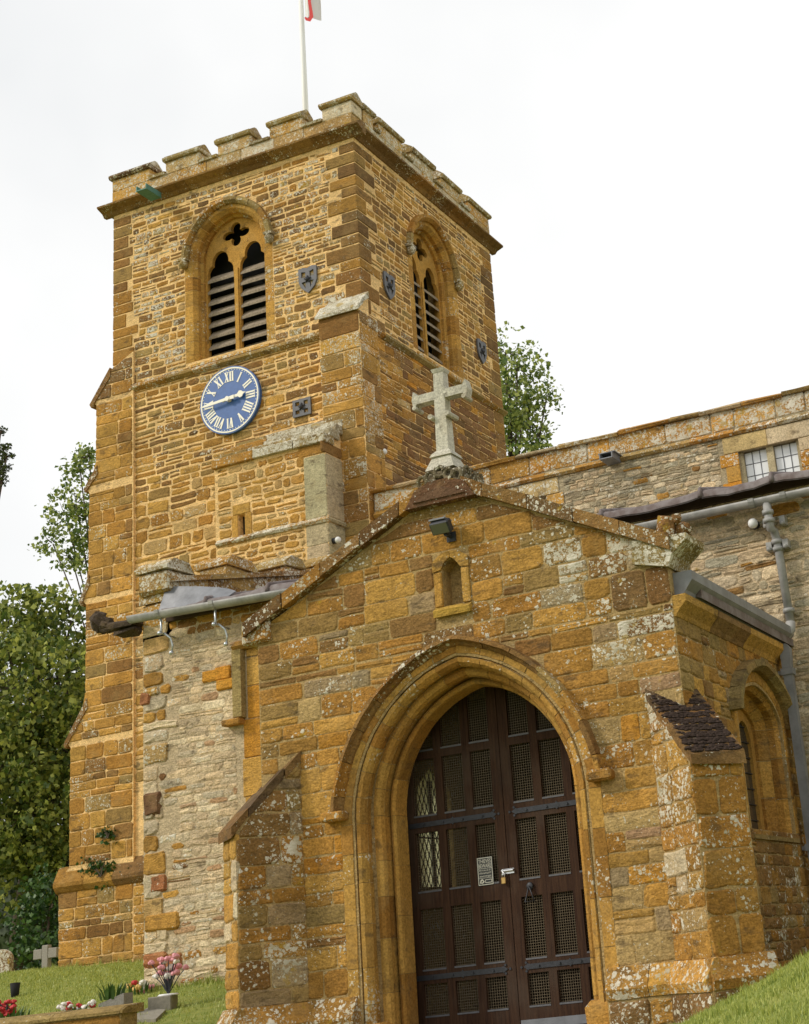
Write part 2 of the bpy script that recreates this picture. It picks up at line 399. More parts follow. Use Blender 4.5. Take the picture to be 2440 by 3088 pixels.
def masonry(M, fr, t0, t1, L, Rr, holes=(), h=(.1, .2), l=(.2, .45), joint=.015, col=None, proud=.012, jit=.006, split=.15, wave=0.0, rag=0.0, ch=.18, r=rnd, name='stone', minw=.05, rows=None):
    f_ = lambda g, t: g(t) if callable(g) else g
    t = t0; ph = r.uniform(0, 6)
    wv = lambda s, tt: wave*(math.sin(s*2.1+ph+tt*1.3)+.6*math.sin(s*5.3+tt*3.1))
    while t < t1-.02:
        hh = r.uniform(*h) if r.random() > .12 else r.uniform(h[0]*.7, h[0])
        b = min(t+hh, t1)
        if t1-b < h[0]*.6: b = t1
        m = (t+b)/2; hs = []
        for hf in holes:
            z = [hf(q) for q in (t+.001, m, b-.001)]; z = [q for q in z if q]
            if z: hs.append((min(q[0] for q in z), max(q[1] for q in z)))
        Lm, Rm = f_(L, m), f_(R_ := Rr, m)
        for a, e in cut([(Lm, Rm)], hs):
            if e-a < minw: continue
            cuts = [a]; s = a
            while s < e:
                d = r.uniform(*l)
                if e-(s+d) < l[0]*.55: s = e
                else: s += d
                cuts.append(min(s, e))
            for i in range(len(cuts)-1):
                x0, x1 = cuts[i], cuts[i+1]
                xb0, xt0, xb1, xt1 = x0, x0, x1, x1
                if i == 0 and a == Lm: xb0, xt0 = f_(L, t), f_(L, b)
                if i == len(cuts)-2 and e == Rm: xb1, xt1 = f_(Rr, t), f_(Rr, b)
                lean = r.uniform(-.012, .012) if rag else 0
                g = joint/2
                def emit(ya, yb, fa, fb):
                    q = [(xb0+(xt0-xb0)*fa+g, ya+g), (xb1+(xt1-xb1)*fa-g, ya+g), (xb1+(xt1-xb1)*fb-g+lean, yb-g), (xb0+(xt0-xb0)*fb+g+lean, yb-g)]
                    q = [(p[0], p[1]+wv(p[0], t)) for p in q]
                    stone(fr, q, proud, col(p_ := ((x0+x1)/2, (ya+yb)/2), r), M, jit, ch, r, name, rag)
                if r.random() < split and b-t > h[0]*1.1:
                    fy = r.uniform(.35, .65); ym = t+(b-t)*fy; emit(t, ym, 0, fy); emit(ym, b, fy, 1)
                else: emit(t, b, 0, 1)
        t = b
class Arch:
    def __init__(s, cx, zs, a0, h0, zb, kind='two'):
        s.cx, s.zs, s.zb, s.kind, s.a0, s.h0 = cx, zs, zb, kind, a0, h0
        s.c = (h0*h0-a0*a0)/(2*a0)
    def pt(s, a, f):
        """f 0..1 along the left half from springing to apex"""
        if s.kind == 'two':
            Rr = a+s.c; th = math.acos(s.c/Rr)*f; return (s.c-Rr*math.cos(th), Rr*math.sin(th))
        h = s.h0-(s.a0-a)*.95; ph = math.pi/2*f
        return (-a*math.cos(ph), h*(.86*math.sin(ph)+.14*(1-math.cos(ph))))
    def half(s, a, t):
        if t < s.zb: return None
        if t <= s.zs: return a
        q = t-s.zs; pr = None
        for i in range(41):
            x, z = s.pt(a, i/40)
            if z >= q:
                if pr is None: return -x
                k = (q-pr[1])/max(1e-6, z-pr[1]); return -(pr[0]+(x-pr[0])*k)
            pr = (x, z)
        return None
    def hole(s, a, zb=None):
        def f(t):
            if zb is not None and t < zb: return None
            q = s.half(a, t); return None if q is None else (s.cx-q, s.cx+q)
        return f
    def outline(s, a, n=14, zb=None):
        zb = s.zb if zb is None else zb
        l = [(s.cx-a, zb)]+[(s.cx+s.pt(a, i/n)[0], s.zs+s.pt(a, i/n)[1]) for i in range(n+1)]
        return l+[(2*s.cx-x, z) for x, z in l[-2::-1]]
    def ring(s, fr, prof, side, f0, f1, n=4):
        """block of an arch order between fractions f0,f1; prof = closed list of (a, n) with n outward"""
        vs = []; k = len(prof)
        for i in range(n+1):
            f = f0+(f1-f0)*i/n
            for a, nn in prof:
                x, z = s.pt(a, f); vs.append(fr.P(s.cx+(x if side < 0 else -x), s.zs+z, nn))
        fs = [(i*k+j, i*k+(j+1) % k, (i+1)*k+(j+1) % k, (i+1)*k+j) for i in range(n) for j in range(k)]
        fs += [tuple(range(k-1, -1, -1)), tuple(range(n*k, n*k+k))]
        return vs, fs
    def jamb(s, fr, prof, side, z0, z1):
        k = len(prof); vs = []
        for z in (z0, z1): vs += [fr.P(s.cx+side*a, z, nn) for a, nn in prof]
        return vs, [(j, (j+1) % k, k+(j+1) % k, k+j) for j in range(k)]+[tuple(range(k-1, -1, -1)), tuple(range(k, 2*k))]
def recess(prof, d): return [(a+d*.6, n-d*.8) for a, n in prof]
def arch_order(M, ar, fr, prof, nv, col, z0=None, hts=(.2, .35), gap=.010, name='arch_stone', mort=None, r=rnd, jambs=True, jit=.003, fmin=0.0):
    off = r.uniform(0, .4)/nv
    for side in (-1, 1):
        cutsf = sorted(set([fmin]+[min(1, max(fmin, (i+off)/nv)) for i in range(1, nv+1)]+[1]))
        for a, b in zip(cutsf[:-1], cutsf[1:]):
            if b-a < .02: continue
            g = gap/2/1.4
            vs, fs = ar.ring(fr, prof, side, a+g, b-g if b < 1 else 1-.0005)
            M.add([v+Vector((r.uniform(-jit, jit), r.uniform(-jit, jit), r.uniform(-jit, jit))) for v in vs], fs, col(r), name)
        if jambs:
            z = ar.zs; zb = ar.zb if z0 is None else z0
            while z > zb+.02:
                hh = r.uniform(*hts); e = max(zb, z-hh)
                if e-zb < .1: e = zb
                vs, fs = ar.jamb(fr, prof, side, e+gap/2, z-gap/2)
                M.add([v+Vector((r.uniform(-jit, jit), r.uniform(-jit, jit), 0)) for v in vs], fs, col(r), name); z = e
        if mort is not None:
            p2 = recess(prof, .007); vs, fs = ar.ring(fr, p2, side, 0, 1-.001, 12); mort.add(vs, fs, mort.mc)
            if jambs: vs, fs = ar.jamb(fr, p2, side, zb, ar.zs); mort.add(vs, fs, mort.mc)

# ================================================================== TERRAIN
def sstep(a, b, x):
    t = max(0, min(1, (x-a)/(b-a))); return t*t*(3-2*t)
def ground(x, y):
    if -2.0 < x < 1.95 and 0.2 < y < 3.6: return -.3
    left = .36+.098*max(-3, min(y, 9.5))+.03*math.sin(x*.8)+.03*math.sin(y*1.1+x*.5)
    if y < -3: left -= .10*(-3-y)
    if y > 9.5: left += .02*(y-9.5)
    left += .22*sstep(-7, -10.5, x)*sstep(3, 6.5, y) * (1-sstep(6.5, 12, y))*0.6
    path = -.06+.075*min(0, y)
    k = sstep(-2.0, -3.0, x) if y < 1 else 1.0
    h = path*(1-k)+left*k
    if x > 1.2:
        rise = .43*max(0, x-2.53) if x < 4.4 else .42*1.95+.05*(x-4.4)
        env = sstep(-7.5, -2.0, y)
        bank = (-.02+rise)*env+path*(1-env)
        h = max(path, bank) if y < 0 else max(-.02+.30*max(0, x-2.3)+.0*y, bank if y < 3 else bank)
    return h
def grid(x0, x1, y0, y1, st, zf):
    xs = np.arange(x0, x1+1e-6, st); ys = np.arange(y0, y1+1e-6, st); v = [(x, y, zf(x, y)) for y in ys for x in xs]; n = len(xs)
    f = [(j*n+i, j*n+i+1, (j+1)*n+i+1, (j+1)*n+i) for j in range(len(ys)-1) for i in range(n-1)]
    return v, f
v, f = grid(-24, 14, -16, 26, .25, ground)
# outer skirt to the horizon, welded round the fine sheet
n0 = len(v); nx = 153; ny = 169
ring_i = [i for i in range(nx)]+[j*nx+nx-1 for j in range(1, ny)]+[(ny-1)*nx+i for i in range(nx-2, -1, -1)]+[j*nx for j in range(ny-2, 0, -1)]
prev = ring_i
for d in (6, 30, 200, 1500):
    cur = []
    for i in ring_i:
        x, y, z = v[i]; q = Vector((x+5, y-5)); qn = q.normalized()
        cur.append(len(v)); v.append((x+qn.x*d, y+qn.y*d, z*max(0, 1-d/200)+(-1.0 if d > 100 else 0)*min(1, d/200)))
    for k in range(len(prev)):
        kk = (k+1) % len(prev); f.append((prev[k], prev[kk], cur[kk], cur[k])[::-1])
    prev = cur
g = link('ground', v, f, TURF, None, True); meta(g, 'mown grassy churchyard ground sloping up towards the church tower', None, kind='structure')
# paved approach in front of the porch, 2 cm above the earth
mb = MB()
for i in range(9):
    for j in range(3):
        x0 = -1.0+j*.7+rnd.uniform(-.01, .01); y0 = -.14-(i+1)*.9
        z0 = max(ground(x0, y0), ground(x0+.7, y0), ground(x0, y0+.9), ground(x0+.7, y0+.9))+.02
        mb.block(WORLD, x0+.01, x0+.69, z0-.1, z0, -y0-.89, -y0-.01, .01, .002, (.3, .26, .2, .1))
meta(mb.build('path', FLOORM, None, tint=True), 'stone flagged path leading up to the porch gates', None, kind='structure')

# ================================================================== TOWER
XW, XE, YT, YN = -11.66, -6.24, 9.2, 14.6
ZC, ZTOP, ZS = 15.2, 16.0, 11.47
FS, FE = south(YT), east(XE)
tower = thing('bell_tower', ((XW+XE)/2, (YT+YN)/2, 1.2), 'tall square ironstone church tower with battlemented top, clock and louvred belfry windows', 'church tower')
TM = Masonry()
BS = Arch(-9.03, 13.72, .97, 1.03, 11.66); BE = Arch(11.93, 13.72, .97, 1.03, 11.66)
# walls (mortar surface) with real openings
mb = MB(); mb.mc = MORT_T
mb.prism(FS, [(XW, .6), (XE, .6), (XE, 15.28), (XW, 15.28)], -.6, 0, [BS.outline(.86)], MORT_T)
mb.prism(FE, [(YT+.6, .6), (YN, .6), (YN, 15.28), (YT+.6, 15.28)], -.6, 0, [BE.outline(.86)], MORT_T)
mb.box(WORLD, XW, XW+.6, .6, 15.28, -YN, -YT-.6, MORT_T)
mb.box(WORLD, XW+.6, XE-.6, .6, 15.28, -YN, -YN+.6, MORT_T)
mb.box(WORLD, XW+.3, XE-.3, 15.1, 15.26, -YN+.3, -YT-.3, MORT_T)
for z in (11.3,): mb.box(WORLD, XW+.5, XE-.5, z-.2, z, -YN+.5, -YT-.5, MORT_T)
# quoins
qz = ZS+.06; i = 0; QS = {}
qtab = []
while qz < 15.1:
    hh = rnd.uniform(.17, .31); hh = min(hh, 15.12-qz)
    if 15.12-(qz+hh) < .1: hh = 15.12-qz
    a, b = (rnd.uniform(.5, .72), rnd.uniform(.28, .42)) if i % 2 else (rnd.uniform(.3, .42), rnd.uniform(.5, .75))
    c_, d_ = rnd.uniform(.3, .6), rnd.uniform(.3, .6)
    qtab.append((qz, qz+hh, a, b, c_, d_)); i += 1; qz += hh
def qlook(t, k):
    for q in qtab:
        if q[0] <= t < q[1]: return q[k]
    return 0
qc = lambda r: tint([('brown', 4), ('ochre', 2), ('dark', 1.5), ('greygreen', 1)], r.uniform(0, .25), r)
for (a, b, l1, l2, c_, d_) in qtab:
    m = MB().block(FE, YT-.014, YT+l2-.01, a+.008, b-.008, -l1+.01, .014, .014, .004); TM.add(m.v, m.f, qc(rnd), 'quoin')
    m = MB().block(FS, XW-.012, XW+c_-.01, a+.008, b-.008, -.4, .012, .014, .004); TM.add(m.v, m.f, qc(rnd), 'quoin')
    m = MB().block(FE, YN-d_, YN+.012, a+.008, b-.008, -.3, .012, .014, .004); TM.add(m.v, m.f, qc(rnd), 'quoin')
def tcol_u(p, r):
    return tint([('brown', 3.0), ('ochre', 2.6), ('dark', 1.2), ('gold', 1.7), ('greygreen', 1), ('pale', .4)], r.choice([0, .1, .3, .45, .6, .75]) , r)
def tcol_e(p, r):
    return tint([('brown', 2.4), ('ochre', 2.4), ('dark', 1.3), ('gold', 2.2), ('greygreen', .8)], r.choice([0, 0, .15, .4]), r)
inS = lambda t: XW+qlook(t, 4); outS = lambda t: XE-qlook(t, 2)
masonry(TM, FS, ZS+.06, 15.12, XW, XE, [BS.hole(.97, 11.6), lambda t: (XW-1, XW+qlook(t, 4)), lambda t: (XE-qlook(t, 2), XE+1)], (.085, .17), (.14, .42), .036, tcol_u, .009, .008, .22, .006)
masonry(TM, FE, ZS+.06, 15.12, YT, YN, [BE.hole(.97, 11.6), lambda t: (YT-1, YT+qlook(t, 3)), lambda t: (YN-qlook(t, 5), YN+1)], (.085, .17), (.15, .42), .032, tcol_e, .009, .008, .22, .006)
# lower south face
def tcol_l(p, r):
    if p[1] > 9.3: return tint([('brown', 2.4), ('ochre', 3), ('gold', 2), ('dark', .7), ('greygreen', 1)], r.choice([0, 0, .15, .35]), r)
    return tint([('gold', 4), ('ochre', 2), ('pale', 2.2), ('brown', .5), ('greygreen', .6)], r.choice([0, 0, .1, .3]), r)
masonry(TM, FS, 9.4, ZS-.07, -11.17, -6.95, [], (.10, .20), (.18, .5), .036, tcol_l, .010, .008, .22, .008)
masonry(TM, FS, 4.2, 9.4, -11.17, -8.75, [], (.10, .26), (.18, .6), .040, tcol_l, .012, .014, .25, .012, .004, .3)
# lower east face: dark thin rubble passing to golden towards the buttress
def tcol_el(p, r):
    k = p[0]-YT-(p[1]-9.5)*.55
    if k+r.uniform(-.5, .5) < .75: return tint([('gold', 2.5), ('ochre', 2.5), ('brown', 1.2), ('pale', .6)], r.choice([0, .1, .3]), r)
    return tint([('purple', 4), ('brown', 2.5), ('dark', .8), ('orange', .8), ('ochre', .6)], r.choice([0, 0, .1]), r)
masonry(TM, FE, 7.6, ZS-.07, YT, YN-.45, [], (.09, .20), (.18, .5), .012, tcol_el, .012, .007, .2, .008, .006, .1)
masonry(TM, FE, 7.6, ZS-.07, YN-.44, YN, [], (.22, .32), (.44, .46), .012, lambda p, r: qc(r), .012, .005, 0)
# string course and cornice
def run_profile(M, fr, prof, s0, s1, lens, col, name, r=rnd, gap=.006, j=.003):
    s = s0
    while s < s1-.01:
        e = min(s+r.uniform(*lens), s1)
        if s1-e < lens[0]*.5: e = s1
        m = MB().bar(fr, prof, s+gap/2, e-gap/2, j=j); M.add(m.v, m.f, col(r), name); s = e
strp = [(-.05, ZS-.07), (.02, ZS-.07), (.09, ZS-.02), (.09, ZS+.02), (.0, ZS+.09), (-.05, ZS+.09)]
sc_ = lambda r: tint([('ochre', 2), ('greygreen', 1), ('brown', 1)], r.uniform(.1, .8), r)
run_profile(TM, FS, strp, -11.2, -6.9, (.5, .9), sc_, 'string_course_stone')
run_profile(TM, FE, strp, YT+.05, YN+.05, (.5, .9), lambda r: tint([('greygreen', 2), ('ochre', 1)], r.uniform(0, .3), r), 'string_course_stone')
corn = [(-.05, ZC-.0), (.03, ZC-.0), (.08, ZC+.06), (.23, ZC+.12), (.235, ZC+.155), (.10, ZC+.24), (-.05, ZC+.24)]
cc_ = lambda r: tint([('brown', 3), ('dark', 2), ('greygreen', .6)], r.uniform(.05, .3), r)
run_profile(TM, FS, corn, XW-.22, XE+.02, (.7, 1.1), cc_, 'cornice_stone')
run_profile(TM, FE, corn, YT-.02, YN+.22, (.7, 1.1), cc_, 'cornice_stone')
m = MB().bar(FS, corn, XE+.026, XE+.235, j=.002); TM.add(m.v, m.f, cc_(rnd), 'cornice_stone')
run_profile(TM, Frame((XW, 0, 0), (0, -1, 0), (-1, 0, 0)), corn, -YN, -YT-.0, (.8, 1.2), cc_, 'cornice_stone')
# parapet
PB = ZC+.24
pc = lambda r: tint([('pale', 3), ('gold', 2), ('cream', 1)], r.uniform(.25, .75), r)
pc2 = lambda r: tint([('greygreen', 3), ('grey', 2)], r.uniform(.4, .8), r)
mer_s = [(XW-.02, XW+.88), (-10.40, -9.62), (-9.19, -8.46), (-8.02, -7.30), (-6.86, XE+.02)]
mer_e = [(YT-.02, YT+.68), (10.1, 10.95), (11.33, 12.18), (12.52, 13.3), (13.68, YN+.02)]
def parapet(fr, mers, s0, s1, corner0, corner1):
    # courses of big ashlar with crenellations
    s = s0
    while s < s1-.05:
        e = min(s+rnd.uniform(.6, 1.0), s1)
        if s1-e < .3: e = s1
        m = MB().block(fr, s+.003, e-.003, PB, PB+.27, -.32, .03, .008, .003); TM.add(m.v, m.f, pc(rnd), 'parapet_stone'); s = e
    for (a, b) in mers:
        m = MB().block(fr, a, b, PB+.273, ZTOP-.03, -.32, .03, .012, .005); TM.add(m.v, m.f, pc(rnd), 'merlon')
        m = MB().bar(fr, [(-.36, ZTOP-.028), (.07, ZTOP-.028), (.095, ZTOP+.01), (.09, ZTOP+.05), (-.36, ZTOP+.05)], a-.035, b+.035, j=.006); TM.add(m.v, m.f, tint([('greygreen', 2), ('dark', 1)], .5), 'coping_stone')
        m = MB().bar(fr, [(-.33, ZTOP+.053), (.05, ZTOP+.053), (.055, ZTOP+.08), (-.10, ZTOP+.19), (-.17, ZTOP+.19), (-.33, ZTOP+.09)], a-.02, b+.02, j=.008); TM.add(m.v, m.f, pc2(rnd), 'coping_stone')
    for (a, b), (c, d) in zip(mers[:-1], mers[1:]):
        cop = [(-.36, PB+.275), (.07, PB+.275), (.085, PB+.32), (-.10, PB+.385), (-.15, PB+.385), (-.36, PB+.32)]
        m = MB().bar(fr, cop, b+.003, c-.003, j=.005); TM.add(m.v, m.f, pc2(rnd), 'coping_stone')
parapet(FS, mer_s, XW-.02, XE, 0, 0)
parapet(FE, [(YT+.36, YT+.7)]+mer_e[1:], YT+.33, YN+.02, 0, 0)
FNn = Frame((0, YN, 0), (-1, 0, 0), (0, 1, 0)); FWw = Frame((XW, 0, 0), (0, -1, 0), (-1, 0, 0))
parapet(FNn, [(-XE+.5, -XE+1.3), (-XE+1.8, -XE+2.6), (-XE+3.1, -XE+3.9)], -XE+.35, -XW-.35, 0, 0)
parapet(FWw, [(-YN+.4, -YN+1.2), (-YN+1.8, -YN+2.6), (-YN+3.1, -YN+3.9)], -YN+.35, -YT-.35, 0, 0)

def belfry(ar, fr, M, par, colf):
    # outer splayed order, inner order, hood and tracery, louvres
    o1 = [(.97, 0.004), (.86, .004), (.80, .0), (.74, -.08), (.74, -.16), (.97, -.16)]
    arch_order(M, ar, fr, o1, 6, colf, z0=11.66, hts=(.25, .42), name='window_jamb_stone', mort=mbT)
    o2 = [(.9, -.165), (.74, -.165), (.70, -.20), (.70, -.40), (.9, -.40)]
    arch_order(M, ar, fr, o2, 5, colf, z0=11.66, hts=(.3, .5), name='window_jamb_stone', mort=mbT)
    hood = [(.87, .0), (.87, .05), (.92, .11), (.99, .10), (1.0, .0)]
    arch_order(M, ar, fr, hood, 5, lambda r: tint([('ochre', 2), ('greygreen', 2)], r.uniform(.05, .4), r), jambs=False, name='hood_stone')
    for sd in (-1, 1):                                              # worn head stops
        b = MB(); c = fr.P(ar.cx+sd*.95, ar.zs-.07, .07)
        b.ball(c, .085, None, 0, 10, 7, (1, 1, 1.15)); b.ball(c+fr.N*.06+Vector((0, 0, -.01)), .035, None, 0, 6, 4); b.box(fr, ar.cx+sd*.95-.09, ar.cx+sd*.95+.09, ar.zs+.0, ar.zs+.05, 0, .13)
        b.v = [q+Vector((rnd.uniform(-.008, .008),)*3) for q in b.v]; M.add(b.v, b.f, tint([('grey', 1), ('greygreen', 1)], .5), 'carved_stop')
    # sill
    b = MB().bar(fr, [(-.42, 11.60), (.03, 11.55), (.03, 11.60), (-.30, 11.76), (-.42, 11.76)], ar.cx-.85, ar.cx+.85, j=.003); M.add(b.v, b.f, tint([('gold', 1)], .5), 'window_sill')
    # tracery
    holes = []
    for sd in (-1, 1):
        cx, zc = ar.cx+sd*.365, 13.50; pts = [(cx-.30, 11.70), (cx+.30, 11.70), (cx+.30, 13.25)]
        for k in range(25):
            th = math.pi*k/24; rr_ = .22+.115*abs(math.cos(1.5*(th-math.pi/2)))
            pts.append((cx+rr_*math.cos(th)*.95, zc+rr_*math.sin(th)*1.15+.02))
        pts.append((cx-.30, 13.25)); holes.append(pts)
    pts = []
    for k in range(40):
        th = 2*math.pi*k/40; rr_ = .11+.15*abs(math.cos(2*th)); pts.append((ar.cx+rr_*math.cos(th)*1.15, 14.16+rr_*math.sin(th)*.95))
    holes.append(pts)
    t = MB().prism(fr, ar.outline(.71, 16, 11.66), -.33, -.26, holes, tint([('gold', 1)], .05)).build('tracery', SMOOTH, par)
    mm = MB().box(fr, ar.cx-.035, ar.cx+.035, 11.70, 13.45, -.255, -.235, tint([('gold', 1)], .15)); mm.build('mullion', SMOOTH, t)
    for sd in (-1, 1):
        for k in range(8):
            z = 11.80+k*.228; l = MB()
            cx = ar.cx+sd*.365; l.bar(fr, [(-.27, z-.045), (-.27, z-.095), (-.43, z+.07), (-.41, z+.11)], cx-.305, cx+.305, j=.005)
            l.build('louvre', LOUV, par, tint=False)
mbT = mb
goldc = lambda r: tint([('gold', 4), ('ochre', 2)], r.choice([0, 0, .1, .3]), r, .1)
belfry(BS, FS, TM, tower, goldc); belfry(BE, FE, TM, tower, goldc)

# west buttress, five stages
OUT = [(12.2, -11.17), (11.93, -11.66), (11.38, -12.05), (11.32, -11.95), (10.05, -11.95), (9.74, -12.17), (9.6, -12.09), (7.99, -12.11), (7.61, -12.25), (7.52, -12.15), (5.75, -12.14), (5.1, -12.56), (5.0, -12.46), (2.96, -12.46), (2.64, -12.80), (2.56, -12.68), (.6, -12.64)]
def wl(t):
    for (z1, x1), (z0, x0) in zip(OUT[:-1], OUT[1:]):
        if z0 <= t <= z1: return x0+(x1-x0)*(t-z0)/max(1e-6, z1-z0)
    return -12.6
OUT = [(z_, x_-.07 if x_ < -11.3 else x_) for z_, x_ in OUT]; FB = south(YT-.05)
mb.prism(FB, [(x+.012, z) for z, x in OUT]+[(-11.17, .6)], -1.1, 0, (), MORT_T)
wb = lambda p, r: tint([('gold', 4), ('ochre', 2.6), ('brown', 1.2), ('greygreen', .8)], r.choice([0, 0, .1, .35]), r)
for a, b in ((.9, 2.56), (2.98, 5.0), (5.1, 7.52), (7.61, 9.6), (9.74, 11.32)):
    masonry(TM, FB, a, b, wl, -11.18, [], (.15, .30), (.22, .6), .016, wb, .014, .006, .1, .004, .003, .12)
masonry(TM, FB, 11.40, 12.1, wl, -11.18, [], (.2, .3), (.25, .5), .016, lambda p, r: tint([('brown', 2), ('ochre', 1)], .35, r), .014, .005, 0)
masonry(TM, FB, .9, 2.56, -11.17, -10.7, [], (.1, .22), (.15, .4), .016, wb, .014, .006, .1)
mb.box(FB, -11.165, -10.68, .6, 2.55, -.3, -.002, MORT_T)
for z, x, zt in ((11.38, -12.05, 11.93), (9.74, -12.17, 10.05), (7.61, -12.25, 7.99), (5.1, -12.56, 5.75)):          # weathered set-offs
    x1 = {11.38: -11.66, 9.74: -11.95, 7.61: -12.11, 5.1: -12.14}[z]
    x -= .07; x1 -= .07; m = MB().prism(FB, [(x-.03, z-.03), (x+.01, z-.1), (x1+.06, zt-.12), (x1+.05, zt+.06)], -1.12, .03, (), None); TM.add(m.v, m.f, tint([('brown', 1)], .35), 'weathering_stone')
# moulded plinth
pl = [(-.05, 2.50), (.04, 2.56), (.10, 2.64), (.10, 2.70), (.02, 2.86), (-.05, 2.98)]
run_profile(TM, FB, pl, -12.78, -10.66, (.5, .9), lambda r: tint([('ochre', 2), ('brown', 1)], r.uniform(0, .25), r), 'plinth_stone')
# south-east buttress
SBX0, SBX1, SBY = -6.93, -6.12, 8.87
FSB, FSE = south(SBY), east(SBX1)
mb.box(FSB, SBX0, SBX1, .6, 11.62, -(YT-SBY)-.002, 0, MORT_T)
mb.prism(FSE, [(SBY, 11.62), (YT, 11.62), (YT, 12.0)], -(SBX1-SBX0), 0, (), MORT_T)
mb.box(FSE, YT-.002, YT+.28, .6, 11.62, -.2, -.004, MORT_T)
sb = lambda p, r: tint([('gold', 3), ('ochre', 3), ('brown', 1.5), ('greygreen', 1)], r.choice([0, .1, .3, .5]), r)
masonry(TM, FSB, 7.0, 11.60, SBX0, SBX1, [], (.2, .36), (.3, .8), .014, sb, .014, .006, .05, 0, .004, .12, name='buttress_stone')
masonry(TM, FSE, 7.0, 11.60, SBY, YT+.28, [], (.2, .36), (.2, .62), .012, sb, .012, .006, .05, 0, .004, .12, name='buttress_stone')
wlic = lambda r: tint([('grey', 2), ('pale', 1)], r.uniform(.7, .95), r)
m = MB().bar(FSB, [(-.12, 11.76), (.07, 11.58), (.07, 11.64), (-.12, 11.88)], SBX0-.04, SBX1+.03, j=.006); TM.add(m.v, m.f, wlic(rnd), 'weathering_stone')
m = MB().bar(FSB, [(-.32, 11.93), (-.10, 11.78), (-.10, 11.84), (-.33, 12.06)], SBX0+.02, SBX1+.03, j=.006); TM.add(m.v, m.f, wlic(rnd), 'weathering_stone')
# stair turret with stepped stone roof
TX0, TX1, TY = -8.80, -6.60, 8.37
FT, FTE = south(TY), east(TX1)
za = at(665, 1404, 'y', TY-.05).z; zstr = at(984, 1565, 'y', TY).z
sl0 = at(717.7, 1553, 'y', TY); sl1 = at(735.3, 1620.6, 'y', TY)
slit = lambda t: (sl0.x-.0, sl1.x+.03) if sl1.z < t < sl0.z else None
slitf = lambda t: (sl0.x-.12, sl1.x+.17) if sl1.z-.02 < t < sl0.z+.18 else None
ho = [(sl0.x, sl1.z), (sl1.x+.03, sl1.z), (sl1.x+.03, sl0.z), (sl0.x, sl0.z)]
mb.prism(FT, [(TX0, .6), (TX1, .6), (TX1, za), (TX0, za)], -.4, 0, [ho], MORT_T)
mb.box(FT, TX0, TX1, .6, za, -(YT-TY), -.401, MORT_T)
mb.prism(FTE, [(TY, za), (YT, za), (YT, 9.85)], -(TX1-TX0), 0, (), MORT_T)
for a, b, c, d in ((sl0.x-.12, sl0.x-.003, sl1.z, sl0.z), (sl1.x+.033, sl1.x+.17, sl1.z, sl0.z), (sl0.x-.10, sl1.x+.14, sl0.z+.003, sl0.z+.18)):
    m = MB().block(FT, a, b, c, d, -.3, .012, .006, .002); TM.add(m.v, m.f, tint([('gold', 1)], .05), 'slit_window_stone')
ash = lambda p, r: (.47*r.uniform(.95, 1.05), .385*r.uniform(.97, 1.03), .235, .02)
tcf = lambda p, r: tint([('gold', 4), ('ochre', 1.6), ('pale', 2.4), ('brown', .5)], r.choice([0, 0, .1, .3]), r)
masonry(TM, FT, 5.3, zstr-.05, TX0, TX1-.44, [], (.08, .17), (.15, .4), .040, tcf, .012, .012, .15, .01, .004, .3, name='turret_stone')
masonry(TM, FT, zstr+.05, za-.05, TX0+.05, TX1-.40, [slitf], (.09, .2), (.16, .5), .036, tcf, .012, .010, .15, .008, .004, .3, name='turret_stone')
for fr_, a, b in ((FT, TX1-.42, TX1), (FTE, TY, SBY)):
    masonry(TM, fr_, 5.5, zstr-.05, a, b, [], (.5, .8), (1, 1.1), .003, ash, .010, .001, 0, name='ashlar_patch')
    masonry(TM, fr_, zstr+.05, za-.22, a, b, [], (.6, .9), (1, 1.1), .003, ash, .010, .001, 0, name='ashlar_patch')
    masonry(TM, fr_, za-.21, za-.02, a-.1, b, [], (.2, .3), (1, 1.1), .006, tcf, .014, .002, 0, name='turret_stone')
run_profile(TM, FT, [(-.02, zstr-.05), (.03, zstr-.05), (.06, zstr-.01), (.0, zstr+.06), (-.02, zstr+.06)], TX0+.02, TX1+.04, (.4, .8), lambda r: tint([('grey', 2), ('ochre', 1)], .75, r), 'string_course_stone')
m = MB().bar(FTE, [(-.02, zstr-.04), (.03, zstr-.04), (.05, zstr-.0), (.0, zstr+.05), (-.02, zstr+.05)], TY-.03, SBY); TM.add(m.v, m.f, ash(0, rnd), 'string_course_stone')
nst = 5
for k in range(nst):
    n1 = .07-(YT-TY+.07)*k/nst; n0 = n1-(YT-TY+.07)/nst-.12; z = za-.02+(9.80-za)*k/nst
    s = TX0-.02
    while s < TX1-.02:
        e = min(TX1+.05, s+rnd.uniform(.5, 1.0))
        if TX1-e < .3: e = TX1+.05
        m = MB().block(FT, s+.003, e-.003, z-.01, z+(9.80-za)/nst+.015, n0, n1, .012, .006)
        TM.add(m.v, m.f, tint([('grey', 1), ('greygreen', 1)], .8) if s > TX0+.4 else tint([('ochre', 1), ('greygreen', 1)], .3), 'weathering_stone'); s = e
# roof-scar drip stones
p0, p1 = at(640, 1675, 'y', YT-.02), at(655, 1650, 'y', YT-.02)
mb.build('wall', STONE, tower)
TM.flush(tower, STONE)
MB().box(FT, sl0.x-.0, sl1.x+.03, sl1.z, sl0.z, -.16, -.14).build('slit_shade_panel', BLACK, tower, tint=False)  # black panel added in the slit, standing in for the shade inside it
MB().box(WORLD, XW+.65, XE-.65, 11.32, 15.05, -YN+.65, -YT-.65).build('belfry_darkness', BLACK, tower)

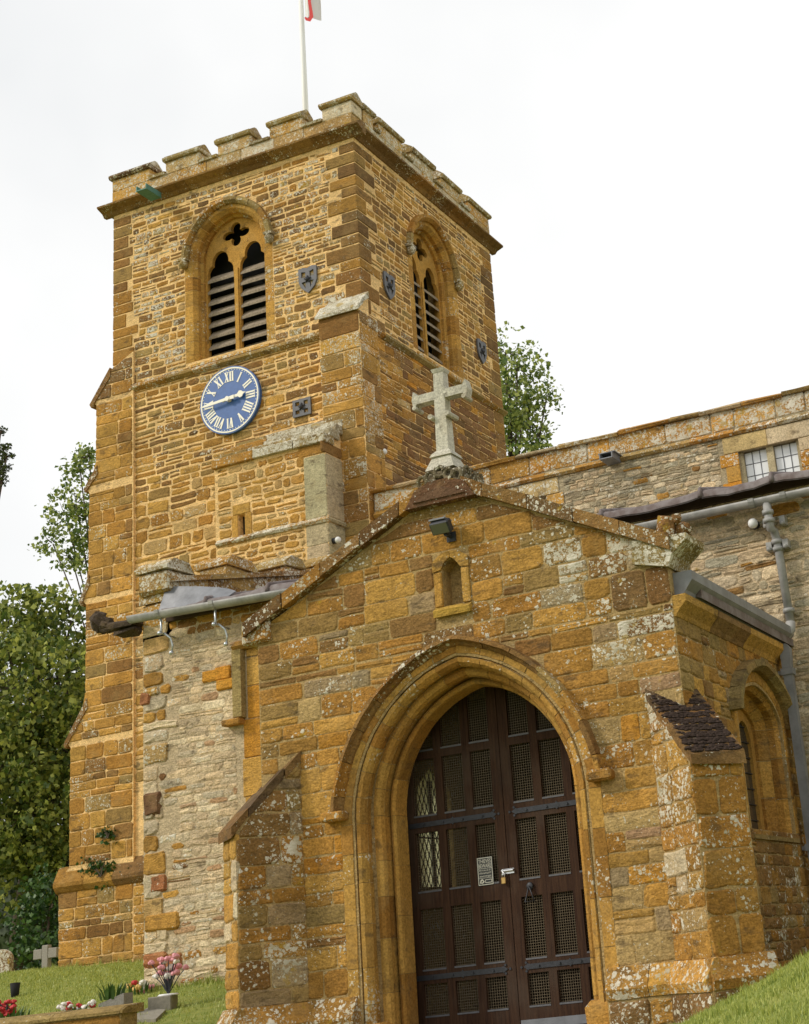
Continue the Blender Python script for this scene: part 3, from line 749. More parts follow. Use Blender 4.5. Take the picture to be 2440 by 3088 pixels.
# ---- clock
CK = at(691, 1205, 'y', YT-.10); clock = thing('clock', (CK.x, YT, CK.z), 'round blue church clock with gold Roman numerals on the tower wall', 'clock')
FC = Frame((CK.x, YT, CK.z), (1, 0, 0), (0, -1, 0)); RC = .640
circ = lambda r_, n=64: [(r_*math.cos(2*math.pi*k/n), r_*math.sin(2*math.pi*k/n)) for k in range(n)]
MB().prism(FC, circ(RC), 0.02, .085).build('dial', BLUE, clock, tint=False)
MB().prism(FC, circ(RC*.965), .085, .091, [circ(RC*.925)]).build('rim', GOLD, clock, tint=False)
mk = MB()
for k in range(60):
    th = 2*math.pi*k/60; rr_ = RC*(.895); r2 = .008 if k % 5 else .012
    c, s = math.sin(th)*rr_, math.cos(th)*rr_; mk.prism(FC, [(c+r2*math.cos(a*math.pi/3), s+r2*math.sin(a*math.pi/3)) for a in range(6)], .085, .090)
mk.build('minute_marks', GOLD, clock, tint=False)
def numeral(txt, hour):
    """Roman numeral of slab-serif strokes, foot towards the centre"""
    b = MB(); h = .190; wch = {'I': .050, 'V': .098, 'X': .105}; tot = sum(wch[c] for c in txt); x = -tot/2
    th = math.radians(90-30*hour); ro = RC*.845
    up = (math.cos(th), math.sin(th)); rt = (up[1], -up[0])
    def q(px_, py_): return (up[0]*(ro-h+py_)+rt[0]*px_, up[1]*(ro-h+py_)+rt[1]*px_)
    def st(xa, ya, xb, yb, t_):
        pts = [q(xa-t_/2, ya), q(xa+t_/2, ya), q(xb+t_/2, yb), q(xb-t_/2, yb)]
        b.prism(FC, pts, .085, .0905+rnd.uniform(0, .0006))
    for c in txt:
        wd = wch[c]
        if c == 'I': st(x+wd/2, 0, x+wd/2, h, .030)
        if c == 'V': st(x+wd/2, 0, x+.022, h, .034); st(x+wd/2, 0, x+wd-.018, h, .016)
        if c == 'X': st(x+wd-.022, 0, x+.024, h, .034); st(x+.018, 0, x+wd-.018, h, .016)
        for yy in (0.004, h-.004): 
            if c != 'V' or yy > .05: st(x+wd/2, yy-.004, x+wd/2, yy+.004, wd*.93)
        x += wd
    b.build('numeral', GOLD, clock, tint=False)
for hr, tx in enumerate(['XII', 'I', 'II', 'III', 'IIII', 'V', 'VI', 'VII', 'VIII', 'IX', 'X', 'XI']): numeral(tx, hr)
def hand(ang, L, tail, wd, n0, name, spade):
    th = math.radians(90-ang); up = (math.cos(th), math.sin(th)); rt = (up[1], -up[0]); q = lambda a, c: (up[0]*c+rt[0]*a, up[1]*c+rt[1]*a)
    if spade: pr = [(wd, -tail), (wd, L*.55), (wd*2.6, L*.66), (wd*2.2, L*.78), (wd*.8, L*.86), (0, L)]
    else: pr = [(wd*1.3, -tail), (wd, 0), (wd*.75, L*.8), (0, L)]
    pts = [q(a, c) for a, c in pr]+[q(-a, c) for a, c in pr[::-1] if a > 0]
    MB().prism(FC, pts, n0, n0+.010).build(name, GOLD, clock, tint=False)
hand(82, .38, .12, .026, .13, 'hour_hand', True); hand(266, .60, .14, .028, .15, 'minute_hand', False)
MB().prism(FC, circ(.045, 16), .085, .17).build('hub', GOLD, clock, tint=False)

# ---- iron tie plates
def plate(fr, s, t, shield, label):
    o = thing('tie_plate', fr.P(s, t), label, 'tie plate', 'pierced iron tie plates on the tower walls')
    if shield:
        w_, h = .19, .26
        out = [(s-w_, t+h*.92), (s-w_*.5, t+h), (s, t+h*.9), (s+w_*.5, t+h), (s+w_, t+h*.92), (s+w_, t-.02), (s+w_*.72, t-h*.55), (s, t-h), (s-w_*.72, t-h*.55), (s-w_, t-.02)]
        hl = [[(s-.13, t+.07), (s-.045, t+.05), (s-.045, t+.16), (s-.13, t+.18)], [(s+.045, t+.05), (s+.13, t+.07), (s+.13, t+.18), (s+.045, t+.16)],
              [(s-.13, t-.03), (s-.05, t-.16), (s-.04, t-.02)], [(s+.05, t-.16), (s+.13, t-.03), (s+.04, t-.02)]]
    else:
        w_ = .185; out = [(s-w_, t-.16), (s+w_, t-.16), (s+w_, t+.16), (s-w_, t+.16)]
        hl = [[(s+a*.045, t+b*.04), (s+a*.13, t+b*.04), (s+a*.13, t+b*.115), (s+a*.045, t+b*.115)] for a in (-1, 1) for b in (-1, 1)]
    MB().prism(fr, out, .012, .045, hl).build('plate', PLATE, o, tint=False)
    b = MB(); b.ball(fr.P(s, t+.01, .06), .045, None, 0, 8, 5)
    for k in range(5):
        a = 2*math.pi*k/5+.3; b.tube([fr.P(s, t+.01, .05), fr.P(s+.07*math.cos(a), t+.01+.07*math.sin(a), .055)], .012, 6)
    b.build('rosette', IRON, o, tint=False)
q = at(932, 846, 'y', YT); plate(FS, q.x, q.z, True, 'shield-shaped iron tie plate on the clock side of the tower, right of the belfry window')
q = at(1170, 866, 'x', XE); plate(FE, q.y, q.z, True, 'shield-shaped iron tie plate on the shaded tower side, left of the belfry window')
q = at(1449.7, 1063, 'x', XE); plate(FE, q.y, q.z, True, 'lowest shield-shaped iron tie plate, near the right-hand corner of the tower')
q = at(914, 1230, 'y', YT); plate(FS, q.x, q.z, False, 'square pierced iron tie plate to the right of the clock')

# ---- flag and pole, copper spout
q = at(922, 340, 'y', 11.9)
t = thing('flagpole', (q.x, 11.9, 15.26), 'white flagpole rising behind the tower battlements', 'flagpole')
MB().tube([(q.x, 11.9, 15.26), (q.x, 11.9, 18.4), (q.x, 11.9, 22.5)], .07, 12, rs=[.075, .062, .045]).build('pole', WHITE, t, True, tint=False)
MB().tube([(q.x+.1, 11.84, 15.9), (q.x+.07, 11.84, 22.3)], .006, 5).build('halyard', WHITE, t, tint=False)
top = at(915, 0, 'y', 11.9).z; bot = at(925, 55, 'y', 11.9).z
fl = thing('flag', (q.x+.05, 11.9, bot), 'limp white flag with red cross hanging from the pole', 'flag')
def cloth(s0, s1, m, nm, lift=0.0, zl=0.0):
    n, k = 18, 14; vs = []; H = 1.55
    for j in range(k+1):
        for i in range(n+1):
            a = s0+(s1-s0)*i/n; z = bot+zl+(H-zl)*j/k
            x = q.x+.06+.30*a+.07*math.sin(a*7+.5)+.05*(j/k); y = 11.9-.10*math.sin(a*11+j*.13)*min(1, a*3+.2)-lift
            vs.append((x, y, z+.05*math.sin(a*5)-.06*a))
    b = MB(); nn = n+1; b.add(vs, [(j*nn+i, j*nn+i+1, (j+1)*nn+i+1, (j+1)*nn+i) for j in range(k) for i in range(n)])
    return b.build(nm, m, fl, True, tint=False)
cloth(0, 1, FLAGM, 'cloth')
pth = [(929, -60, 9), (931, -20, 9), (934, 10, 9), (938, 35, 10), (939, 50, 12), (933, 60, 12), (925, 58, 9), (920, 52, 5)]
b = MB(); vs = []
for i, (u_, v_, w_) in enumerate(pth):
    nx_, ny_ = pth[min(i+1, 7)], pth[max(i-1, 0)]; dx_, dy_ = nx_[0]-ny_[0], nx_[1]-ny_[1]; l_ = math.hypot(dx_, dy_); ox, oy = -dy_/l_*w_/2, dx_/l_*w_/2
    for dd in (11.74, 11.752): vs += [at(u_+ox, v_+oy, 'y', dd), at(u_-ox, v_-oy, 'y', dd)]
fs = []
for i in range(7): a_ = 4*i; fs += [(a_, a_+1, a_+5, a_+4), (a_+2, a_+6, a_+7, a_+3), (a_, a_+4, a_+6, a_+2), (a_+1, a_+3, a_+7, a_+5)]
b.add(vs, fs).build('cross_stripe', REDC, fl, tint=False)
q = at(466, 590, 'y', YT-.2)
MBs = MB(); fr = south(YT-.2); MBs.box(fr, q.x-.12, q.x+.12, q.z-.06, q.z-.04, -.05, .38); MBs.box(fr, q.x-.12, q.x-.10, q.z-.038, q.z+.05, -.05, .38); MBs.box(fr, q.x+.10, q.x+.12, q.z-.038, q.z+.05, -.05, .38)
meta(MBs.build('water_spout', COPPER, tint=False), 'green copper water spout under the tower cornice above the belfry window', 'water spout')

# ================================================================== NAVE CLERESTORY
GAIN = 1.0
YC = 9.01; FN = south(YC)
nave = thing('nave', (2, YC+3, 1), 'long ironstone clerestory wall of the nave with lead-latticed windows', 'church nave')
NM = Masonry(); mb = MB(); X1N = 13.0
wins = [(.71, .0), (-3.45, .0), (4.87, .0), (9.0, 0)]
zg0, zg1 = 6.80, 7.56
wh = [[(c-.47, zg0), (c+.47, zg0), (c+.47, zg1), (c-.47, zg1)] for c, _ in wins]
mb.prism(FN, [(-6.1, .5), (X1N, .5), (X1N, 8.28), (-6.1, 8.22)], -.6, 0, wh, MORT_N)
mb.box(WORLD, -6.1, X1N, 8.0, 8.15, -14, -YC-.6, MORT_N); mb.box(WORLD, X1N-.6, X1N, .5, 8.0, -14, -YC-.6, MORT_N)
mb.box(WORLD, -6.1, X1N-.6, .5, 8.0, -14.5, -14, MORT_N)
mb.build('wall', STONE, nave)
def ncol(p, r):
    if p[1] > 7.93: return tint([('orange', 3), ('ochre', 3), ('gold', 2)], r.choice([.3, .6, .8]), r)
    return tint([('lime', 5), ('limegrey', 4), ('cream', 1.5), ('orange', .12), ('ochre', .25), ('brown', .3)], r.choice([0, .1, .25, .5]), r)
masonry(NM, FN, 6.2, 7.82, -6.1, 8, [(lambda c: (lambda t: (c-.78, c+.78)))(c) for c, _ in wins[:3]], (.05, .115), (.09, .32), .012, ncol, .011, .009, .15, .008, .006, .35)
masonry(NM, FN, 7.95, 8.27, -6.1, X1N, [], (.27, .36), (.35, 1.0), .012, ncol, .016, .006, .0, .004, .003, .1)
run_profile(NM, FN, [(-.02, 7.83), (.04, 7.83), (.07, 7.87), (.0, 7.94), (-.02, 7.94)], -6.1, X1N, (.4, .9), lambda r: tint([('greygreen', 2), ('ochre', 2), ('grey', 1)], r.uniform(.2, .7), r), 'string_course_stone', j=.006)
s = -6.15
while s < X1N:
    e = s+rnd.uniform(.45, .95); t_ = rnd.uniform(-.012, .012)
    m = MB().bar(FN, [(-.40, 8.26+t_), (.07, 8.26+t_), (.09, 8.30+t_), (-.04, 8.36+t_), (-.2, 8.40+t_), (-.40, 8.36+t_)], s+.005, e-.005, j=.012)
    NM.add(m.v, m.f, tint([('greygreen', 3), ('ochre', 2), ('brown', 1), ('grey', 1)], rnd.uniform(.1, .5)), 'coping_stone'); s = e
def cler_window(c):
    fm = MB(); col = (.50, .42, .26, .03)
    lights = [[(c-.42, zg0+.002), (c-.055, zg0+.002), (c-.055, zg1), (c-.42, zg1)], [(c+.055, zg0+.002), (c+.42, zg0+.002), (c+.42, zg1), (c+.055, zg1)]]
    fm.prism(FN, [(c-.47, zg0-.0), (c+.47, zg0), (c+.47, zg1+.0), (c-.47, zg1)], -.22, -.06, lights, col)
    o = fm.build('window', SMOOTH, nave)
    blocks = [(c-.70, c+.0, zg1+.004, 7.82), (c+.0, c+.70, zg1+.004, 7.82)]
    for sd in (-1, 1):
        z = 6.45
        for hh, wd in ((.36, .20), (.30, .30), (.25, .22), (.20, .3)):
            a, b = sorted((c+sd*.473, c+sd*(.473+wd))); blocks.append((a, b, z, min(z+hh-.006, zg1))); z += hh
    for a, b, z0, z1 in blocks:
        k = MB().block(FN, a+.002, b-.002, z0, z1, -.28, .018, .006, .002, tint([('cream', 3), ('pale', 2)] if z0 > 7.5 or rnd.random() < .5 else [('orange', 1), ('gold', 1)], rnd.choice([0, .0, .5])))
        k.build('dressed_stone', SMOOTH, o)
    for x0, x1 in ((c-.42, c-.055), (c+.055, c+.42)):
        w_ = (x1-x0)/3; hh = .19
        nr = int(round((zg1-zg0)/hh)); hh = (zg1-zg0)/nr
        for i in range(3):
            for j in range(nr):
                tl = rnd.uniform(-.004, .004); a, b, z0, z1 = x0+i*w_+.006, x0+(i+1)*w_-.006, zg0+j*hh+.006, zg0+(j+1)*hh-.006
                p = MB().add([FN.P(a, z0, -.13+tl), FN.P(b, z0, -.13-tl), FN.P(b, z1, -.13-tl*.4), FN.P(a, z1, -.13+tl*.7), FN.P(a, z0, -.136+tl), FN.P(b, z0, -.136-tl), FN.P(b, z1, -.136-tl*.4), FN.P(a, z1, -.136+tl*.7)],
                             [(0, 1, 2, 3), (7, 6, 5, 4), (0, 4, 5, 1), (1, 5, 6, 2), (2, 6, 7, 3), (3, 7, 4, 0)])
                p.build('pane', CLEARG, o, tint=False)
        cm = MB()
        for i in range(4): cm.box(FN, x0+i*w_-.006, x0+i*w_+.006, zg0, zg1, -.138, -.124)
        for j in range(1, nr): cm.box(FN, x0, x1, zg0+j*hh-.005, zg0+j*hh+.005, -.1385, -.1235)
        cm.build('lead_came', CAME, o, tint=False)
for c, _ in wins[:3]: cler_window(c)
NM.flush(nave, STONE)
q = at(1845, 1385, 'y', YC)
b = MB(); b.box(FN, q.x-.06, q.x+.16, q.z-.10, q.z-.085, -.1, .38); b.box(FN, q.x-.06, q.x-.045, q.z-.084, q.z+.0, -.1, .38); b.box(FN, q.x+.145, q.x+.16, q.z-.084, q.z+.0, -.1, .38)
b.box(FN, q.x-.09, q.x+.19, q.z+.002, q.z+.015, -.02, .34)
meta(b.build('water_spout', LEADL, tint=False), 'grey lead water spout sticking out of the nave parapet left of the window', 'water spout')

# ================================================================== AISLE
YA = 3.25; XA = -6.1; FA = south(YA)
aisle = thing('aisle', (2, YA+2.5, .4), 'low lean-to aisle of cream rubble stone behind the porch under a lead roof', 'church aisle')
AM = Masonry(); mb = MB(); ZE = 5.06
mb.prism(FA, [(XA, -.3), (12, -.3), (12, ZE), (XA, ZE)], -.6, 0, [[(-4.30, 2.2), (-3.2, 2.2), (-3.2, 4.40), (-4.30, 4.40)], [(-.6, .0), (.6, .0), (.6, 2.3), (-.6, 2.3)]], MORT_A)
# west wall of the aisle up to its raking parapet
FAW = Frame((XA, 0, 0), (0, -1, 0), (-1, 0, 0))
mb.prism(FAW, [(-8.37, -.3), (-YA-.6, -.3), (-YA-.6, 5.25), (-8.37, 6.75)], -.45, 0, (), MORT_A)
mb.box(FAW, -YA-.6, -YA-.0, ZE-.2, 5.25, -.45, -.001, MORT_A)
mb.build('wall', STONE, aisle)
def acol(p, r):
    if p[0] < XA+.42+r.uniform(-.1, .2): return tint([('gold', 2), ('ochre', 1.2), ('purple', .4), ('lime', 3), ('cream', 2.5), ('pale', 2)], r.choice([0, .1, .5]), r)
    if p[1] > 4.85: return tint([('brown', 2), ('pale', 2), ('ochre', 1)], .1, r)
    if p[1] < 1.6 and r.random() < .25: return tint([('ochre', 1), ('pink', 1), ('rust', .5)], .5, r)
    return tint([('cream', 6), ('lime', 3), ('pink', .6)], r.choice([0, .05, .2]), r)
jam = lambda t: (-4.74, -3.0) if 1.9 < t < 4.52 else None
qw = lambda t: XA+.22+.34*abs(math.sin(int(t/.23)*12.9898)*43758.5 % 1)
masonry(AM, FA, .35, ZE-.0, XA, -2.1, [jam, lambda t: (XA-.1, qw(t))], (.045, .115), (.09, .36), .014, acol, .0065, .009, .12, .008, .003, .4)
masonry(AM, FA, .35, ZE, XA, XA+.6, [lambda t: (qw(t), XA+1)], (.10, .28), (.16, .5), .02, acol, .020, .012, .1, 0, .008, .2)
def acol2(p, r): return tint([('lime', 5), ('limegrey', 3.4), ('cream', 2), ('ochre', .15), ('brown', .2)], r.choice([0, 0, .1, .2]), r)
masonry(AM, FA, 2.5, ZE, .3, 5.5, [], (.055, .14), (.10, .42), .015, acol2, .010, .010, .15, .010, .006, .4)
masonry(AM, FA, 0.2, 2.5, 1.9, 4.0, [], (.055, .14), (.10, .42), .015, acol2, .010, .010, .15, .010, .006, .4)
# square-headed window beside the porch: jamb stones, label mould and stop
for k, (z0, z1, wd) in enumerate(((1.9, 2.3, .34), (2.3, 2.75, .22), (2.75, 3.2, .30), (3.2, 3.66, .22), (3.66, 4.05, .16), (4.05, 4.40, .16))):
    m = MB().block(FA, -4.56 if z0 > 3.6 else -4.56-wd*.3, -4.31, z0+.004, z1-.004, -.35, .014, .008, .003); AM.add(m.v, m.f, tint([('gold', 2), ('orange', 1)], .05), 'window_jamb_stone')
m = MB().block(FA, -4.56, -3.1, 4.404, 4.50, -.35, .016, .008, .003); AM.add(m.v, m.f, tint([('gold', 1)], .05), 'window_head_stone')
m = MB().bar(FA, [(0, 0)]*0 or [(0, 3.68), (.06, 3.68), (.10, 3.69), (.10, 4.50), (0, 4.50)], -4.71, -4.585); AM.add(m.v, m.f, tint([('greygreen', 1)], .0), 'hood_stone')
m = MB().bar(FA, [(0, 4.50), (.07, 4.50), (.11, 4.54), (.02, 4.62), (0, 4.62)], -4.715, -3.0); AM.add(m.v, m.f, tint([('ochre', 1)], .1), 'hood_stone')
m = MB().block(FA, -4.86, -4.60, 3.60, 3.676, 0, .13, .012, .004); AM.add(m.v, m.f, tint([('ochre', 1)], .1), 'carved_stop')
wpan = MB().box(FA, -4.30, -3.2, 2.2, 4.40, -.3, -.29); wpan.build('window', DARKG, aisle, tint=False)
# patch of orange replacement stones left of that window, red stones at the foot
for u, v_, w_, h, c in ((640, 2039, .26, .13, 'orange'), (675, 2030, .22, .16, 'orange'), (690, 2062, .33, .12, 'orange')):
    q = at(u, v_, 'y', YA); m = MB().block(FA, q.x-w_/2, q.x+w_/2, q.z-h/2, q.z+h/2, -.05, .034, .012, .005); AM.add(m.v, m.f, tint([(c, 1)], 0), 'dressed_stone')
for u, v_, w_, h, c in ((470, 2895, .34, .16, 'rust'), (520, 2900, .30, .18, 'rust'), (462, 2425, .26, .28, 'purple'), (480, 2665, .24, .20, 'rust'), (490, 2780, .5, .2, 'ochre'), (440, 2110, .16, .16, 'rust')):
    q = at(u, v_, 'y', YA); m = MB().block(FA, q.x-w_/2, q.x+w_/2, q.z-h/2, q.z+h/2, -.05, .038, .03, .012); AM.add(m.v, m.f, tint([(c, 1)], .1), 'dressed_stone')
# raking parapet with merlons on the west wall
cm = lambda r: tint([('greygreen', 2), ('brown', 3), ('ochre', 1)], r.uniform(.35, .7), r)
def rk(y): return 5.35+(y-YA)*.224
FAWi = Frame((XA+.45, 0, 0), (0, 1, 0), (1, 0, 0))
y = YA-.05
while y < 8.3:
    e = min(8.37, y+.75); z0, z1 = rk(y), rk(e)
    b = MB().prism(FAWi, [(y+.004, z0-.02), (e-.004, z1-.02), (e-.004, z1+.20), (y+.004, z0+.20)], -.47, .02); AM.add([q+Vector((0, 0, rnd.uniform(-.01, .01))) for q in b.v], b.f, cm(rnd), 'parapet_stone')
    b = MB().prism(FAWi, [(y+.004, z0+.203), (e-.004, z1+.203), (e-.004, z1+.27), (y+.004, z0+.27)], -.52, .08); AM.add(b.v, b.f, cm(rnd), 'coping_stone'); y = e
for (a, b_, hh) in ((3.14, 3.62, 0), (4.34, 4.96, 0), (5.70, 6.16, 0), (6.9, 7.4, 0)):
    zt = rk(b_)+.27
    k = MB().block(FAWi, a, b_, rk(a)+.1, zt, -.44, .03, .03, .012); AM.add(k.v, k.f, cm(rnd), 'merlon')
    k = MB().prism(FAWi, [(a-.03, zt), (b_+.03, zt), (b_+.02, zt+.04), (b_-.10, zt+.14), (a+.10, zt+.16), (a-.03, zt+.06)], -.47, .05)
    AM.add([q+Vector((rnd.uniform(-.012, .012), rnd.uniform(-.012, .012), rnd.uniform(-.012, .012))) for q in k.v], k.f, cm(rnd), 'coping_stone')
# carved, weathered beast head at the end of the left gutter
b = MB(); c0 = Vector((-6.50, 3.1, 5.20))
b.ball(c0+Vector((-.16, 0, .0)), .115, None, 0, 12, 8, (.95, 1, 1.15)); b.ball(c0+Vector((-.08, .03, -.06)), .11, None, 0, 12, 8, (1.3, .9, .9)); b.block(FA, XA-.50, XA+.02, 5.05, 5.16, .0, .20, .03, .012); b.block(FA, XA-.32, XA+.02, 4.96, 5.045, .0, .18, .03, .012)
b.v = [p+Vector((rnd.uniform(-.022, .022), rnd.uniform(-.022, .022), rnd.uniform(-.022, .022))) for p in b.v]
AM.add(b.v, b.f, (.075, .055, .038, .12), 'gargoyle')
# corner stone carrying the gutter end
m = MB().block(FA, XA-.03, XA+.40, 5.0, 5.32, -.4, .03, .03, .012); AM.add(m.v, m.f, tint([('gold', 1)], .6), 'kneeler'); m = MB().block(FA, XA-.01, XA+.40, 5.33, 5.55, -.4, .02, .03, .012); AM.add(m.v, m.f, tint([('ochre', 1)], .6), 'kneeler')
m = MB().block(FA, -2.75, -2.25, 4.30, 4.95, -.1, .12, .04, .015); AM.add(m.v, m.f, tint([('ochre', 1)], .6), 'corbel')
AM.flush(aisle, STONE)
# lead roof in sheets with rolls
zr = lambda y: 5.16+(y-YA+.25)*.262
xs = [-5.62, -4.95, -4.05, -3.0, -1.9, -.8, .3, 1.46, 2.26, 3.3, 4.4, 5.5, 6.6, 7.7, 8.8, 9.9, 11, 12]
for a, b_ in zip(xs[:-1], xs[1:]):
    n = 8; vs = []; 
    for i in range(n+1):
        s_ = a+(b_-a)*i/n; sag = .030*math.sin(math.pi*i/n)+.006*math.sin(i*2.1+a)
        for (yy, dz) in ((YC, 0), (YA-.25, 0), (YA-.27, -.02), (YA-.275, -.075)):
            vs.append((s_+.01*(1 if i == 0 else 0), yy, zr(yy)+dz-(sag if yy < YC else 0)))
    fs = [(i*4+j, i*4+j+1, (i+1)*4+j+1, (i+1)*4+j) for i in range(n) for j in range(3)]
    k = len(vs); vs2 = [(x, y_+.01, z-.012) for x, y_, z in vs]
    fs2 = [tuple(k+q for q in f_[::-1]) for f_ in fs]
    MB().add(vs+vs2, fs+fs2).build('lead_sheet', LEAD, aisle, True, tint=False)
    rl = MB(); rl.tube([(b_, YC, zr(YC)+.01), (b_, YA-.26, zr(YA-.26)+.01), (b_, YA-.285, zr(YA-.26)-.08)], .026, 8); rl.build('lead_roll', LEAD, aisle, True, tint=False)
# pale flashing dressed up the corner
b = MB(); zf = zr(YA)
vs = []
for i in range(9):
    s_ = -5.72+1.05*i/8; hh = .26*(1-i/8)**.7+.02
    vs += [(s_, YA-.18+.02*math.sin(i*2), zr(YA-.2)-.02), (s_+.0, YA-.02+.02*math.sin(i*3), zr(YA)+hh)]
b.add(vs+[(x, y_+.012, z-.004) for x, y_, z in vs], [(2*i, 2*i+2, 2*i+3, 2*i+1) for i in range(8)]+[(18+2*i+1, 18+2*i+3, 18+2*i+2, 18+2*i) for i in range(8)]).build('lead_flashing', LEADL, aisle, True, tint=False)
b = MB(); b.box(FA, XA+.40, 12, ZE-.02, zr(YA-.1)-.02, -.5, .06); b.build('eaves_board', simple('eaves_timber', (.06, .035, .022), .9, 0, .3, 10), aisle, tint=False)

# gutters
def gutter(p0, p1, r_, label, brk, mat, seams):
    o = thing('gutter', p0, label, 'gutter'); p0, p1 = Vector(p0), Vector(p1); d = (p1-p0).normalized()
    n = 10; vs = []; 
    for p in (p0, p1):
        for rr_ in (r_, r_-.008):
            for k in range(n+1):
                a = math.pi+math.pi*k/n; vs.append(p+Vector((0, rr_*math.cos(a), rr_*math.sin(a))))
    m = n+1; fs = []
    for k in range(n): fs += [(k, k+1, 2*m+k+1, 2*m+k), (m+k+1, m+k, 3*m+k, 3*m+k+1), (k, m+k, m+k+1, k+1), (2*m+k+1, 3*m+k+1, 3*m+k, 2*m+k)]
    fs += [(0, 2*m, 3*m, m), (m-1, 2*m-1, 4*m-1, 3*m-1)]
    fs = [f_[::-1] for f_ in fs]
    MB().add(vs, fs).build('trough', mat, o, True, tint=False)
    for s_ in (p0, p1): MB().prism(Frame(s_, (0, 1, 0), (1, 0, 0)), [((r_-.001)*math.cos(math.pi+math.pi*k/10), (r_-.001)*math.sin(math.pi+math.pi*k/10)) for k in range(11)], -.004, .004).build('stop_end', mat, o, tint=False)
    for x in seams:
        f_ = (x-p0.x)/(p1.x-p0.x); c = p0+(p1-p0)*f_; b = MB()
        b.tube([c+Vector((-.03, 0, 0)), c+Vector((.03, 0, 0))], r_+.008, 14); b.v = [v_ if v_.z < c.z+.012 else Vector((v_.x, v_.y, c.z+.012)) for v_ in b.v]; b.build('union', mat, o, tint=False)
    for x in brk:
        f_ = (x-p0.x)/(p1.x-p0.x); c = p0+(p1-p0)*f_; b = MB()
        b.tube([c+Vector((0, 0, -r_)), c+Vector((0, 0, -r_-.15)), c+Vector((0.0, .02, -r_-.19))], .014, 8)
        b.tube([c+Vector((0, -.03, -r_-.18)), c+Vector((0, YA-c.y-.01, -r_-.20))], .012, 8)
        b.tube([c+Vector((.02, .03, -r_-.18)), c+Vector((.08, .075, -r_-.25)), c+Vector((.10, .09, -r_-.34)), c+Vector((.08, .10, -r_-.42))], .013, 8)
        b.ball(c+Vector((0, -.03, -r_-.19)), .028, None, 0, 8, 6); b.ball(c+Vector((.08, .09, -r_-.43)), .030, None, 0, 8, 6)
        b.build('bracket', GALV, o, True, tint=False)
    return o
g0 = at(394, 1858, 'y', YA-.27); g1 = at(905, 1770, 'y', YA-.27)
gx = g0+(g1-g0)*1.7
gutter((g0.x, YA-.27, g0.z-.012), (g0.x+(g1.x-g0.x)*1.55, YA-.27, g0.z-.012+(g1.z-g0.z)*1.55), .082, 'pale grey half-round gutter on curved brackets, left of the porch', [g0.x+.46, g0.x+1.26, g0.x+2.5], PIPE, [g0.x+.45, g0.x+1.25, g0.x+2.5])
h0 = at(1900, 1598, 'y', YA-.2); h1 = at(2440, 1484, 'y', YA-.2)
gutter((h0.x-1.2, YA-.2, h0.z+.03), (8.0, YA-.2, h0.z+.03), .070, 'grey half-round gutter under the lead roof edge, right of the porch gable', [], PIPE, [2.0, 2.35, 5.0])
# round downpipe
q0 = at(2315, 1540, 'y', YA-.2); q1 = at(2345, 1640, 'y', YA-.09); q2 = at(2383, 1870, 'y', YA-.09)
dp = thing('downpipe', (q2.x, YA, q2.z), 'round grey downpipe with swan-neck bend between aisle gutter and porch roof', 'downpipe')
MB().tube([(q0.x, YA-.2, h0.z-.03), (q0.x, YA-.2, q0.z-.12), (q0.x+.005, YA-.19, q0.z-.2), (q1.x-.01, YA-.12, q1.z+.14), (q1.x, YA-.09, q1.z), (q2.x+.0, YA-.09, q2.z-.02)], .045, 14).build('pipe', PIPE, dp, True, tint=False)
for x, y_, z in ((q0.x, YA-.2, q0.z-.02), (q0.x, YA-.2, q0.z-.11), (q1.x, YA-.09, q1.z+.02), (q1.x, YA-.09, q1.z-.06), (q2.x, YA-.09, q2.z+.10)):
    MB().tube([(x, y_, z-.022), (x, y_, z+.022)], .062, 14).build('collar', PIPE, dp, True, tint=False)
for z in (q0.z-.10, q1.z-.01):
    for sd in (-1, 1):
        b = MB(); b.box(FA, q1.x+sd*.09-.03, q1.x+sd*.09+.03, z-.05, z+.04, .0, .12); b.ball((q1.x+sd*.09, YA-.13, z-.04), .025); b.build('bracket', PIPE, dp, tint=False)
MB().tube([(q2.x, YA-.09, q2.z-.02), (q2.x-.005, YA-.10, q2.z-.10), (q2.x-.06, YA-.12, q2.z-.17), (q2.x-.2, YA-.16, q2.z-.15)], .052, 12).build('shoe', PIPE, dp, True, tint=False)

# wall lamps (small white-capped sensors)
def lamp(p, nrm, label):
    o = thing('wall_lamp', p, label, 'wall lamp', 'small white round lamps on the church walls'); p = Vector(p); nrm = Vector(nrm)
    MB().tube([p, p+nrm*.05], .05, 12).build('base', IRON, o, True, tint=False)
    MB().ball(p+nrm*.09, .055, None, 0, 12, 8).build('lens', WHITE, o, True, tint=False)
q = at(1141, 1366, 'x', XE); lamp(q+Vector((.02, 0, 0)), (1, 0, 0), 'small white round lamp high on the tower side, above the porch roof')
q = at(1003, 1632, 'x', TX1); lamp(q+Vector((.012, 0, 0)), (1, 0, 0), 'small white round lamp on the pale ashlar corner of the stair turret')
q = at(2280, 1585, 'y', YA); lamp(q+Vector((0, -.02, 0)), (0, -1, 0), 'small grey-white round lamp on the aisle wall left of the downpipe')

